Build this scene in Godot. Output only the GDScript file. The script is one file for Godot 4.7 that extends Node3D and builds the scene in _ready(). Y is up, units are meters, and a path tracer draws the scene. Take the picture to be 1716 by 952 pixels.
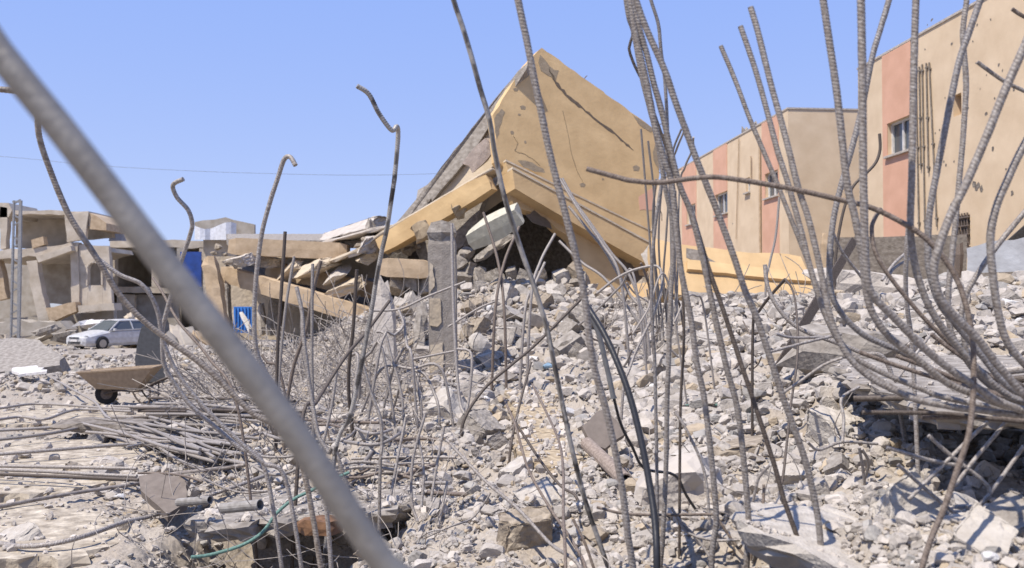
extends Node3D

# ---------------------------------------------------------------- camera model
const FPX := 1486.0            # focal length in pixels of the 1716 x 952 photograph
const CX := 858.0
const CY := 476.0
const HORIZON := 510.0
const EYE := 1.6
var pitch := atan((HORIZON - CY) / FPX)
var rng := RandomNumberGenerator.new()
var noise_a := FastNoiseLite.new()
var noise_b := FastNoiseLite.new()
var noise_c := FastNoiseLite.new()
var M := {}
var used := {}

func _ready() -> void:
	rng.seed = 20240611
	noise_a.seed = 3; noise_a.frequency = 0.9; noise_a.fractal_octaves = 4
	noise_b.seed = 8; noise_b.frequency = 3.4; noise_b.fractal_octaves = 3
	noise_c.seed = 15; noise_c.frequency = 1.0; noise_c.fractal_octaves = 2
	setup_camera_and_light()
	make_materials()
	build_ground()
	build_house_row()
	build_boundary_walls()
	build_collapsed_building()
	build_pancaked_frame()
	build_far_ruins()
	build_street_items()
	build_slabs()
	build_bars()
	build_rubble()
	build_tangles()

func setup_camera_and_light() -> void:
	var cam := Camera3D.new()
	cam.name = "camera"
	add_child(cam)
	cam.position = Vector3(0, EYE, 0)
	cam.rotation.x = pitch
	cam.near = 0.05
	cam.far = 2000.0
	var at := CameraAttributesPhysical.new()
	at.frustum_focal_length = 12.0 / (CY / FPX)
	at.frustum_focus_distance = 5.5
	at.exposure_aperture = 5.2
	at.frustum_near = 0.05
	at.frustum_far = 2000.0
	cam.attributes = at
	cam.fov = rad_to_deg(2.0 * atan(CY / FPX))
	cam.current = true
	var env := Environment.new()
	env.background_mode = Environment.BG_SKY
	var sm := ProceduralSkyMaterial.new()
	sm.sky_top_color = Color(0.475, 0.592, 0.85)
	sm.sky_horizon_color = Color(0.71, 0.765, 0.868)
	sm.sky_curve = 0.13
	sm.ground_bottom_color = Color(0.5, 0.46, 0.4)
	sm.ground_horizon_color = Color(0.7, 0.68, 0.66)
	sm.sun_angle_max = 12.0
	sm.sky_energy_multiplier = 1.0
	var sky := Sky.new()
	sky.sky_material = sm
	env.sky = sky
	env.tonemap_mode = Environment.TONE_MAPPER_LINEAR
	env.tonemap_exposure = 1.38
	env.sdfgi_enabled = true
	env.ssao_enabled = true
	env.ssil_enabled = true
	var we := WorldEnvironment.new()
	we.name = "world_environment"
	we.environment = env
	add_child(we)
	var sun := DirectionalLight3D.new()
	sun.name = "sun"
	add_child(sun)
	sun.look_at_from_position(Vector3(-0.38, 0.87, 0.32), Vector3.ZERO, Vector3(0, 0, -1))
	sun.light_energy = 1.5
	sun.light_color = Color(1.0, 0.965, 0.915)
	sun.light_angular_distance = 0.53
	sun.shadow_enabled = true

# ---------------------------------------------------------------- pixels to directions
func ray(x: float, y: float) -> Vector3:
	var u := (x - CX) / FPX
	var v := (CY - y) / FPX
	return Vector3(u, v * cos(pitch) + sin(pitch), -(cos(pitch) - v * sin(pitch)))

func P(x: float, y: float, d: float) -> Vector3:
	var r := ray(x, y)
	return Vector3(0, EYE, 0) + r * (d / -r.z)

func on_plane(x: float, y: float, pl: Plane) -> Vector3:
	var hitp = pl.intersects_ray(Vector3(0, EYE, 0), ray(x, y))
	if hitp == null:
		hitp = pl.intersects_ray(Vector3(0, EYE, 0), -ray(x, y))
	return hitp if hitp != null else P(x, y, 20.0)

# ---------------------------------------------------------------- terrain
const TD := [1.2, 2.2, 3.2, 4.5, 6.5, 9.0, 13.0, 16.0, 19.0, 25.0, 35.0, 50.0, 80.0, 400.0]
const TX := [-300.0, 0.0, 250.0, 450.0, 650.0, 860.0, 1050.0, 1250.0, 1450.0, 1650.0, 2000.0]
const TH := [
	[-1.35, -1.35, -1.36, -1.38, -1.40, -1.45, -1.50, -1.53, -1.58, -1.75, -2.0, -2.3, -2.5, -3.0],
	[-1.35, -1.35, -1.36, -1.38, -1.40, -1.45, -1.50, -1.53, -1.58, -1.75, -2.0, -2.3, -2.5, -3.0],
	[-1.15, -1.20, -1.25, -1.32, -1.38, -1.43, -1.48, -1.50, -1.52, -1.65, -2.0, -2.3, -2.5, -3.0],
	[-1.05, -1.10, -1.15, -1.20, -1.25, -1.30, -1.35, -1.32, -1.25, -1.30, -1.9, -2.3, -2.5, -3.0],
	[-0.90, -1.00, -1.05, -1.08, -1.12, -1.15, -1.12, -0.62, -0.12, -0.10, -1.6, -2.3, -2.5, -3.0],
	[-0.75, -0.80, -0.95, -1.05, -1.12, -1.15, -1.05, -0.30, 0.42, 0.30, -1.2, -2.2, -2.5, -3.0],
	[-0.65, -0.72, -0.90, -0.98, -1.00, -0.95, -0.72, -0.25, 0.14, 0.10, -1.0, -2.0, -2.5, -3.0],
	[-0.60, -0.66, -0.78, -0.80, -0.70, -0.50, -0.14, -0.05, -0.05, -0.20, -1.0, -2.0, -2.5, -3.0],
	[-0.58, -0.62, -0.68, -0.66, -0.50, -0.25, 0.02, 0.10, 0.10, -0.10, -1.0, -2.0, -2.5, -3.0],
	[-0.56, -0.60, -0.74, -0.74, -0.34, -0.05, 0.20, 0.26, 0.22, 0.00, -1.0, -2.0, -2.5, -3.0],
	[-0.56, -0.60, -0.74, -0.70, -0.30, 0.00, 0.25, 0.30, 0.25, 0.00, -1.0, -2.0, -2.5, -3.0],
]

func smooth(t: float) -> float:
	return t * t * (3.0 - 2.0 * t)

func terrain_base(x: float, d: float) -> float:
	var dd := clampf(d, 1.2, 399.0)
	var px := clampf(CX + FPX * x / dd, -299.0, 1999.0)
	var i := 0
	while i < TX.size() - 2 and px > TX[i + 1]:
		i += 1
	var j := 0
	while j < TD.size() - 2 and dd > TD[j + 1]:
		j += 1
	var a: float = smooth((px - TX[i]) / (TX[i + 1] - TX[i]))
	var b: float = smooth((dd - TD[j]) / (TD[j + 1] - TD[j]))
	var lo: float = lerpf(TH[i][j], TH[i + 1][j], a)
	var hi: float = lerpf(TH[i][j + 1], TH[i + 1][j + 1], a)
	var h := lerpf(lo, hi, b)
	# the pits under the broken floor slabs
	h -= 0.65 * exp(-(pow((x + 1.22) / 0.62, 4) + pow((d - 4.85) / 0.68, 4)))
	h -= 0.62 * exp(-(pow((x - 0.64) / 0.22, 4) + pow((d - 2.42) / 0.42, 4)))
	h -= 0.14 * exp(-(pow((x - 0.10) / 0.14, 2) + pow((d - 3.0) / 0.22, 2)))
	return EYE + h

func rubble_amount(x: float, d: float) -> float:
	# how thickly loose rubble covers the ground here, 0 to 1
	var px := CX + FPX * x / maxf(d, 1.0)
	var r := 1.0
	if d < 16.0:
		var flat_left := clampf((300.0 - px) / 150.0, 0.0, 1.0)
		r = 1.0 - 0.92 * flat_left * clampf((16.0 - d) / 2.0, 0.0, 1.0)
	var patch := exp(-(pow((x - 0.24) / 0.42, 4) + pow((d - 7.1) / 1.7, 4)))
	r *= 1.0 - 0.985 * patch
	if d > 12.2 and d < 14.6 and px > 120.0 and px < 290.0:
		r *= 0.15
	if d > 20.0:
		r *= 0.6
	if d > 31.0 and d < 47.0 and px > 110.0 and px < 235.0:
		r *= 0.06
	return r

func terrain(x: float, d: float) -> float:
	var h := terrain_base(x, d)
	var k := clampf(d / 4.0, 0.5, 1.5) * (0.25 + 0.75 * rubble_amount(x, d))
	h += noise_a.get_noise_2d(x, d) * 0.13 * k
	if d < 30.0:
		h += noise_b.get_noise_2d(x * 1.6, d * 1.6) * 0.06 * k
	return h

func hit(x: float, y: float) -> float:
	var d := 1.3
	while d < 90.0:
		var p := P(x, y, d)
		if p.y < terrain_base(p.x, d):
			return d
		d *= 1.012
	return 90.0

func ground_point(x: float, y: float) -> Vector3:
	var d := hit(x, y)
	var p := P(x, y, d)
	p.y = terrain(p.x, d)
	return p

func build_ground() -> void:
	var xs := []
	var x := 0.0
	while x < 320.0:
		xs.append(x)
		x += 0.045 if x < 3.2 else (0.11 if x < 11.0 else x * 0.09)
	var cols := []
	for i in range(xs.size() - 1, 0, -1):
		cols.append(-xs[i])
	cols.append_array(xs)
	var rows := [-60.0, -25.0, -10.0, -5.0, -2.5, -1.0, 0.0, 0.4, 0.8, 1.1]
	var d := 1.3
	while d < 420.0:
		rows.append(d)
		d += maxf(0.03, d * (0.0105 if d < 30.0 else 0.05))
	var nx := cols.size()
	var nz := rows.size()
	var v := PackedVector3Array()
	var uv := PackedVector2Array()
	v.resize(nx * nz)
	for j in nz:
		for i in nx:
			v[j * nx + i] = Vector3(cols[i], terrain(cols[i], rows[j]), -rows[j])
	var n := PackedVector3Array()
	n.resize(nx * nz)
	for j in nz:
		for i in nx:
			var l := v[j * nx + maxi(i - 1, 0)]
			var r := v[j * nx + mini(i + 1, nx - 1)]
			var f := v[maxi(j - 1, 0) * nx + i]
			var b := v[mini(j + 1, nz - 1) * nx + i]
			n[j * nx + i] = (r - l).cross(b - f).normalized()
	var idx := PackedInt32Array()
	for j in nz - 1:
		for i in nx - 1:
			var a := j * nx + i
			idx.append_array([a, a + nx, a + 1, a + 1, a + nx, a + nx + 1])
	var arr := []
	arr.resize(Mesh.ARRAY_MAX)
	arr[Mesh.ARRAY_VERTEX] = v
	arr[Mesh.ARRAY_NORMAL] = n
	arr[Mesh.ARRAY_INDEX] = idx
	var am := ArrayMesh.new()
	am.add_surface_from_arrays(Mesh.PRIMITIVE_TRIANGLES, arr)
	var o := MeshInstance3D.new()
	o.name = "ground"
	o.mesh = am
	o.material_override = M.ground
	o.set_meta("kind", "structure")
	add_child(o)

# ---------------------------------------------------------------- materials
func noise_tex(seed_: int, freq: float, c0: Color, c1: Color, oct := 4, size := 512, normal := false, bump := 6.0, mid := -1.0) -> NoiseTexture2D:
	var f := FastNoiseLite.new()
	f.seed = seed_
	f.frequency = freq
	f.fractal_octaves = oct
	var t := NoiseTexture2D.new()
	t.width = size
	t.height = size
	t.seamless = true
	t.noise = f
	if normal:
		t.as_normal_map = true
		t.bump_strength = bump
	else:
		var g := Gradient.new()
		g.set_color(0, c0)
		g.set_color(1, c1)
		if mid > 0.0:
			g.set_offset(0, mid - 0.06)
			g.set_offset(1, mid + 0.06)
		t.color_ramp = g
	return t

var tex := {}

func mat(called: String, lin: Color, rough := 0.92, mottle := "soft", scale := 0.7, normal := 0.6, metal := 0.0, nscale := -1.0) -> StandardMaterial3D:
	var m := StandardMaterial3D.new()
	m.resource_name = called
	m.albedo_color = lin.linear_to_srgb()
	m.roughness = rough
	m.metallic = metal
	m.uv1_triplanar = true
	m.uv1_world_triplanar = true
	m.uv1_scale = Vector3.ONE * scale
	if mottle != "":
		m.albedo_texture = tex[mottle]
	if normal > 0.0:
		m.normal_enabled = true
		m.normal_texture = tex.grain
		m.normal_scale = normal
	M[called] = m
	return m

func make_materials() -> void:
	tex.soft = noise_tex(1, 0.012, Color(0.80, 0.79, 0.78), Color(1, 1, 1), 5)
	tex.strong = noise_tex(2, 0.02, Color(0.60, 0.58, 0.56), Color(1, 1, 1), 6)
	tex.stain = noise_tex(4, 0.008, Color(0.84, 0.82, 0.79), Color(1.0, 1.0, 1.0), 5)
	tex.paint = noise_tex(14, 0.006, Color(0.92, 0.905, 0.885), Color(1, 1, 1), 6)
	tex.rust = noise_tex(5, 0.03, Color(0.52, 0.47, 0.43), Color(1, 1, 1), 6)
	tex.scorch = noise_tex(9, 0.012, Color(0.36, 0.34, 0.33), Color(1, 1, 1), 4, 512, false, 1.0, 0.42)
	tex.sandy = noise_tex(6, 0.01, Color(0.90, 0.87, 0.83), Color(1, 1, 1), 6)
	tex.grain = noise_tex(7, 0.05, Color.BLACK, Color.WHITE, 5, 512, true, 5.0)
	mat("ground", Color(0.49, 0.445, 0.385), 0.96, "sandy", 0.5, 1.0)
	var gm: StandardMaterial3D = M.ground
	gm.detail_enabled = true
	gm.detail_albedo = noise_tex(11, 0.06, Color(0.74, 0.73, 0.72), Color(1, 1, 1), 4)
	gm.detail_blend_mode = BaseMaterial3D.BLEND_MODE_MUL
	gm.uv2_triplanar = true
	gm.uv2_world_triplanar = true
	gm.uv2_scale = Vector3.ONE * 1.9
	gm.detail_uv_layer = BaseMaterial3D.DETAIL_UV_2
	mat("chunk", Color(0.45, 0.425, 0.395), 0.95, "soft", 2.2, 1.0)
	M.chunk.vertex_color_use_as_albedo = true
	M.chunk.albedo_color = Color(1, 1, 1)
	mat("chunk_pale", Color(0.51, 0.47, 0.415), 0.95, "soft", 2.2, 1.0)
	mat("chunk_grey", Color(0.43, 0.395, 0.35), 0.95, "strong", 1.8, 1.0)
	mat("chunk_tan", Color(0.44, 0.375, 0.29), 0.95, "strong", 1.8, 0.9)
	mat("concrete", Color(0.42, 0.385, 0.34), 0.93, "strong", 0.8, 0.7)
	mat("concrete_pale", Color(0.54, 0.49, 0.43), 0.93, "soft", 0.8, 0.7)
	mat("concrete_dark", Color(0.20, 0.185, 0.17), 0.93, "strong", 0.9, 0.7)
	mat("concrete_grey", Color(0.30, 0.265, 0.225), 0.93, "strong", 0.9, 0.7)
	mat("yellow", Color(0.64, 0.455, 0.235), 0.85, "stain", 0.35, 0.12)
	mat("yellow_deep", Color(0.58, 0.41, 0.215), 0.85, "stain", 0.35, 0.15)
	mat("tan", Color(0.50, 0.385, 0.26), 0.88, "stain", 0.8, 0.3)
	mat("beige", Color(0.67, 0.53, 0.365), 0.88, "paint", 0.3, 0.05)
	mat("orange", Color(0.65, 0.38, 0.26), 0.88, "paint", 0.3, 0.05)
	mat("cream", Color(0.55, 0.47, 0.36), 0.9, "stain", 0.2, 0.3)
	mat("block_pale", Color(0.56, 0.54, 0.43), 0.92, "soft", 1.0, 0.6)
	mat("pinkish", Color(0.56, 0.47, 0.40), 0.92, "soft", 1.0, 0.5)
	mat("bluewall", Color(0.48, 0.50, 0.53), 0.8, "soft", 0.3, 0.2)
	mat("white_paint", Color(0.74, 0.73, 0.70), 0.5, "soft", 0.5, 0.1)
	mat("blue_paint", Color(0.05, 0.23, 0.70), 0.45, "stain", 0.4, 0.1)
	mat("blue_deep", Color(0.025, 0.075, 0.33), 0.5, "stain", 0.4, 0.1)
	mat("bar_grey", Color(0.42, 0.40, 0.375), 0.62, "rust", 5.0, 0.5, 0.15)
	mat("bar_light", Color(0.50, 0.48, 0.455), 0.6, "rust", 5.0, 0.5, 0.15)
	mat("bar_dark", Color(0.15, 0.125, 0.105), 0.66, "rust", 5.0, 0.5, 0.1)
	mat("bar_rust", Color(0.27, 0.225, 0.19), 0.72, "rust", 4.0, 0.6, 0.05)
	mat("bar_blue", Color(0.38, 0.375, 0.375), 0.6, "rust", 5.0, 0.5, 0.15)
	mat("wire", Color(0.36, 0.32, 0.28), 0.7, "soft", 3.0, 0.0, 0.1)
	mat("black_rubber", Color(0.022, 0.022, 0.024), 0.38, "", 3.0, 0.15)
	mat("grey_plastic", Color(0.17, 0.175, 0.18), 0.45, "soft", 3.0, 0.1)
	mat("green_rope", Color(0.17, 0.33, 0.28), 0.75, "strong", 9.0, 0.6)
	mat("car_paint", Color(0.62, 0.625, 0.63), 0.35, "soft", 0.6, 0.0, 0.1)
	mat("dusty_glass", Color(0.10, 0.12, 0.13), 0.18, "soft", 0.8, 0.0)
	mat("window_glass", Color(0.075, 0.085, 0.095), 0.12, "", 1.0, 0.0)
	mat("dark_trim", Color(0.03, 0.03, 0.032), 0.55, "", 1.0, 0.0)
	mat("tyre", Color(0.028, 0.027, 0.026), 0.85, "soft", 3.0, 0.3)
	mat("alloy", Color(0.42, 0.42, 0.42), 0.35, "soft", 3.0, 0.0, 0.6)
	mat("lamp_lens", Color(0.62, 0.62, 0.60), 0.15, "", 1.0, 0.0)
	mat("barrow_paint", Color(0.40, 0.30, 0.20), 0.75, "soft", 2.0, 0.3)
	mat("dark_board", Color(0.05, 0.051, 0.055), 0.7, "strong", 1.5, 0.2)
	mat("galvanised", Color(0.33, 0.33, 0.33), 0.5, "soft", 1.0, 0.2, 0.3)
	mat("tarp", Color(0.55, 0.57, 0.62), 0.7, "soft", 0.6, 0.2)
	mat("cream_yellow", Color(0.60, 0.49, 0.33), 0.94, "strong", 1.4, 0.5)
	mat("tile_brown", Color(0.20, 0.165, 0.135), 0.8, "soft", 2.0, 0.3)
	mat("pipe_pink", Color(0.42, 0.34, 0.28), 0.8, "strong", 4.0, 0.4)
	mat("bar_near", Color(0.23, 0.218, 0.20), 0.5, "soft", 3.0, 0.3, 0.2)
	mat("bar_mixed", Color(0.34, 0.32, 0.29), 0.5, "scorch", 1.0, 0.3, 0.15)
	mat("bar_rust_tip", Color(0.40, 0.36, 0.31), 0.62, "rust", 3.0, 0.5, 0.1)
	mat("bar_pipe", Color(0.42, 0.39, 0.36), 0.6, "rust", 1.2, 0.3, 0.1)
	mat("bare_render", Color(0.36, 0.285, 0.19), 0.93, "soft", 1.2, 0.6)
	mat("far_cream", Color(0.54, 0.48, 0.40), 0.93, "stain", 0.25, 0.2)
	mat("far_concrete", Color(0.42, 0.385, 0.335), 0.93, "stain", 0.3, 0.2)
	mat("dusty_pipe", Color(0.38, 0.365, 0.345), 0.8, "strong", 2.0, 0.3)
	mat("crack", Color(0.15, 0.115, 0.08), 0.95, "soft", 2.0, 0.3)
	mat("column_grey", Color(0.33, 0.295, 0.255), 0.93, "soft", 1.2, 0.6)
	mat("cream_floor", Color(0.60, 0.53, 0.42), 0.95, "strong", 0.7, 0.6)
	mat("wood", Color(0.24, 0.125, 0.06), 0.8, "strong", 2.0, 0.4)
	mat("rag_white", Color(0.72, 0.70, 0.68), 0.85, "soft", 2.0, 0.4)
	mat("plastic_green", Color(0.30, 0.42, 0.16), 0.5, "soft", 2.0, 0.2)
	mat("plastic_blue", Color(0.22, 0.34, 0.45), 0.5, "soft", 2.0, 0.2)

# ---------------------------------------------------------------- mesh building
class MB:
	var v := PackedVector3Array()
	var n := PackedVector3Array()
	func tri(a: Vector3, b: Vector3, c: Vector3, out := Vector3.ZERO) -> void:
		var nn := (c - a).cross(b - a)
		if nn.length_squared() < 1e-16:
			return
		nn = nn.normalized()
		if out != Vector3.ZERO and nn.dot(out) < 0.0:
			nn = -nn
			v.append(a); v.append(c); v.append(b)
		else:
			v.append(a); v.append(b); v.append(c)
		n.append(nn); n.append(nn); n.append(nn)
	func quad(a: Vector3, b: Vector3, c: Vector3, d: Vector3, out := Vector3.ZERO) -> void:
		tri(a, b, c, out)
		tri(a, c, d, out)
	func box(c: Vector3, s: Vector3, b := Basis()) -> void:
		var h := s * 0.5
		for ax in 3:
			for sg in [-1.0, 1.0]:
				var nn := Vector3.ZERO
				nn[ax] = sg
				var u := Vector3.ZERO
				u[(ax + 1) % 3] = 1.0
				var w := Vector3.ZERO
				w[(ax + 2) % 3] = 1.0
				var p: Vector3 = nn * h
				var a := p - u * h - w * h
				var bb := p + u * h - w * h
				var cc := p + u * h + w * h
				var d := p - u * h + w * h
				quad(c + b * a, c + b * bb, c + b * cc, c + b * d, b * nn)
	func mesh() -> ArrayMesh:
		var arr := []
		arr.resize(Mesh.ARRAY_MAX)
		arr[Mesh.ARRAY_VERTEX] = v
		arr[Mesh.ARRAY_NORMAL] = n
		var am := ArrayMesh.new()
		if v.size() > 0:
			am.add_surface_from_arrays(Mesh.PRIMITIVE_TRIANGLES, arr)
		return am

func numbered(called: String) -> String:
	if not used.has(called):
		used[called] = 0
		return called
	used[called] += 1
	return "%s_%03d" % [called, used[called]]

func thing(called: String, label: String, category: String, at := Vector3.ZERO, group := "") -> Node3D:
	var o := Node3D.new()
	o.name = numbered(called)
	o.position = at
	o.set_meta("label", label)
	o.set_meta("category", category)
	o.set_meta("kind", "thing")
	if group != "":
		o.set_meta("group", group)
	add_child(o)
	return o

func solo(called: String, m: Mesh, material: Material, label: String, category: String, group := "", at := Vector3.ZERO) -> MeshInstance3D:
	var o := MeshInstance3D.new()
	o.name = numbered(called)
	o.mesh = m
	o.material_override = material
	o.position = at
	o.set_meta("label", label)
	o.set_meta("category", category)
	o.set_meta("kind", "thing")
	if group != "":
		o.set_meta("group", group)
	add_child(o)
	return o

func part(parent: Node3D, called: String, m: Mesh, material: Material, label := "") -> MeshInstance3D:
	# mesh vertices are given in world space; they are shifted so that the part sits under its thing
	var o := MeshInstance3D.new()
	o.name = called
	o.mesh = m
	o.material_override = material
	if label != "":
		o.set_meta("label", label)
	parent.add_child(o, true)
	return o

func recentre(mb: MB, at: Vector3) -> Mesh:
	for i in mb.v.size():
		mb.v[i] -= at
	return mb.mesh()

func wpart(parent: Node3D, called: String, mb: MB, material: Material, label := "") -> MeshInstance3D:
	var off := parent.position
	if parent.get_parent() != self and parent.get_parent() is Node3D:
		off += (parent.get_parent() as Node3D).position
	return part(parent, called, recentre(mb, off), material, label)

func jag(pts: Array, amp: float, step: float, seed_: int) -> Array:
	# splits the outline and shifts the new points so that the edge reads as broken
	if amp <= 0.0:
		return pts
	var r := RandomNumberGenerator.new()
	r.seed = seed_
	var nrm := Vector3.ZERO
	for i in pts.size():
		nrm += (pts[i] as Vector3).cross(pts[(i + 1) % pts.size()])
	var out := []
	for i in pts.size():
		var a: Vector3 = pts[i]
		var b: Vector3 = pts[(i + 1) % pts.size()]
		var k := maxi(1, int(a.distance_to(b) / step))
		var side := nrm.normalized().cross((b - a).normalized())
		for j in k:
			var t := float(j) / k
			var p := a.lerp(b, t)
			if j > 0:
				p += side * r.randf_range(-amp, amp) + (b - a) / k * r.randf_range(-0.3, 0.3)
			out.append(p)
	return out

func prism(mb: MB, pts: Array, back: Vector3) -> void:
	var nrm := Vector3.ZERO
	for i in pts.size():
		var p: Vector3 = pts[i]
		var q: Vector3 = pts[(i + 1) % pts.size()]
		nrm += (p - pts[0]).cross(q - pts[0])
	nrm = nrm.normalized()
	if nrm.dot(back) > 0.0:
		nrm = -nrm
	var ux: Vector3 = ((pts[1] as Vector3) - pts[0]).normalized()
	ux = (ux - nrm * ux.dot(nrm)).normalized()
	var uy := nrm.cross(ux)
	var flat := PackedVector2Array()
	for p in pts:
		flat.append(Vector2((p - pts[0]).dot(ux), (p - pts[0]).dot(uy)))
	var t := Geometry2D.triangulate_polygon(flat)
	for i in range(0, t.size(), 3):
		mb.tri(pts[t[i]], pts[t[i + 1]], pts[t[i + 2]], nrm)
		mb.tri(pts[t[i]] + back, pts[t[i + 1]] + back, pts[t[i + 2]] + back, -nrm)
	var ccw := not Geometry2D.is_polygon_clockwise(flat)
	for i in pts.size():
		var a: Vector3 = pts[i]
		var b: Vector3 = pts[(i + 1) % pts.size()]
		var outw := (b - a).cross(nrm) * (1.0 if ccw else -1.0)
		mb.quad(a, b, b + back, a + back, outw)

func plane_of(a: Array, b: Array, c: Array) -> Plane:
	return Plane(P(a[0], a[1], a[2]), P(b[0], b[1], b[2]), P(c[0], c[1], c[2]))

func face_normal(pl: Plane, at: Vector3) -> Vector3:
	# the plane's normal on the side of the street that we look from
	return pl.normal if pl.normal.dot(Vector3(0, EYE, 0) - at) > 0.0 else -pl.normal

func slab_on(pl: Plane, px: Array, thick: float, amp := 0.0, proud := 0.0, seed_ := 1, step := 0.25) -> MB:
	var mb := MB.new()
	var pts := []
	for q in px:
		pts.append(on_plane(q[0], q[1], pl))
	var nn := face_normal(pl, pts[0])
	if proud != 0.0:
		for i in pts.size():
			pts[i] += nn * proud
	pts = jag(pts, amp, step, seed_)
	prism(mb, pts, -nn * thick)
	return mb

func rough_beam(mb: MB, a: Vector3, b: Vector3, w: float, h: float, up := Vector3.UP, rough := 0.01, seed_ := 1, seg := 0.18) -> void:
	# a box from a to b whose corners are worn and chipped
	var r := RandomNumberGenerator.new()
	r.seed = seed_
	var dir := (b - a).normalized()
	var side := dir.cross(up).normalized()
	var u := side.cross(dir).normalized()
	var k := maxi(2, int(a.distance_to(b) / seg))
	var rings := []
	for i in k + 1:
		var c := a.lerp(b, float(i) / k)
		var ring := []
		var e := 1.0 if i > 0 and i < k else 0.8
		for q in [[-1, -1], [0, -1], [1, -1], [1, 0], [1, 1], [0, 1], [-1, 1], [-1, 0]]:
			var cut := r.randf_range(0.0, rough * 2.2) if q[0] != 0 and q[1] != 0 else (r.randf_range(-rough, rough) * 0.4 if rough > 0.015 else 0.0)
			var p: Vector3 = c + side * (q[0] * (w * 0.5 * e - cut)) + u * (q[1] * (h * 0.5 * e - cut))
			p += dir * r.randf_range(-rough, rough) * (4.0 if (i == 0 or i == k) else 0.5)
			ring.append(p)
		rings.append(ring)
	for i in k:
		for j in 8:
			var j2 := (j + 1) % 8
			var mid: Vector3 = (rings[i][j] + rings[i][j2]) * 0.5
			mb.quad(rings[i][j], rings[i + 1][j], rings[i + 1][j2], rings[i][j2], mid - a.lerp(b, float(i) / k))
	for e in [0, k]:
		var c := a if e == 0 else b
		c += dir * r.randf_range(-rough, rough)
		for j in 8:
			mb.tri(c, rings[e][j], rings[e][(j + 1) % 8], dir * (-1.0 if e == 0 else 1.0))

func tube(pts: PackedVector3Array, radii: PackedFloat32Array, sides: int, rib := 0.0) -> ArrayMesh:
	# sweeps a round bar along pts; rib > 0 gives a helical rib of that height (share of the radius)
	var v := PackedVector3Array()
	var n := PackedVector3Array()
	var idx := PackedInt32Array()
	var count := pts.size()
	var t0 := (pts[1] - pts[0]).normalized()
	var nx := t0.cross(Vector3(0.3, 0.2, 1.0)).normalized()
	var s := 0.0
	for i in count:
		var t := (pts[mini(i + 1, count - 1)] - pts[maxi(i - 1, 0)]).normalized()
		nx = (nx - t * nx.dot(t)).normalized()
		var ny := t.cross(nx)
		if i > 0:
			s += pts[i].distance_to(pts[i - 1])
		var r := radii[i]
		for j in sides:
			var a := TAU * j / sides
			var rad := nx * cos(a) + ny * sin(a)
			var k := 1.0
			var nn := rad
			if rib > 0.0:
				var ph := TAU * s / (r * 1.08) + 2.0 * a
				var crust := clampf(noise_c.get_noise_3d(s * 9.0 + pts[0].x * 50.0, a * 0.35, pts[0].y * 40.0) * 4.0 - 0.9, 0.0, 1.0)
				var h := rib * (1.0 - 0.85 * crust)
				k = 1.0 + h * 0.5 * (1.0 + cos(ph)) + 0.12 * crust
				nn = (rad + t * (h * 0.5 * sin(ph) * TAU / 1.08) * 0.75).normalized()
			v.append(pts[i] + rad * r * k)
			n.append(nn)
	for i in count - 1:
		for j in sides:
			var a := i * sides + j
			var b := i * sides + (j + 1) % sides
			idx.append_array([a, a + sides, b, b, a + sides, b + sides])
	for e in [0, count - 1]:
		var c := v.size()
		var t := (pts[1] - pts[0]).normalized() * -1.0 if e == 0 else (pts[count - 1] - pts[count - 2]).normalized()
		v.append(pts[e])
		n.append(t)
		for j in sides:
			v.append(v[e * sides + j])
			n.append(t)
		for j in sides:
			if e == 0:
				idx.append_array([c, c + 1 + j, c + 1 + (j + 1) % sides])
			else:
				idx.append_array([c, c + 1 + (j + 1) % sides, c + 1 + j])
	var arr := []
	arr.resize(Mesh.ARRAY_MAX)
	arr[Mesh.ARRAY_VERTEX] = v
	arr[Mesh.ARRAY_NORMAL] = n
	arr[Mesh.ARRAY_INDEX] = idx
	var am := ArrayMesh.new()
	am.add_surface_from_arrays(Mesh.PRIMITIVE_TRIANGLES, arr)
	return am

func spline(ctrl: Array, step: float) -> PackedVector3Array:
	var out := PackedVector3Array()
	for i in ctrl.size() - 1:
		var p1: Vector3 = ctrl[i]
		var p2: Vector3 = ctrl[i + 1]
		var p0: Vector3 = ctrl[i - 1] if i > 0 else p1 * 2.0 - p2
		var p3: Vector3 = ctrl[i + 2] if i + 2 < ctrl.size() else p2 * 2.0 - p1
		var k := maxi(2, int(p1.distance_to(p2) / step))
		for j in k:
			out.append(p1.cubic_interpolate(p2, p0 if i > 0 else p1 - (p2 - p1), p3, float(j) / k))
	out.append(ctrl[ctrl.size() - 1])
	return out

# ---------------------------------------------------------------- the row of standing houses
const FACADE_X0 := 12.7
const FACADE_SLOPE := 0.083

func facade_depth(px: float) -> float:
	return FACADE_X0 / ((px - CX) / FPX + FACADE_SLOPE)

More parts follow.
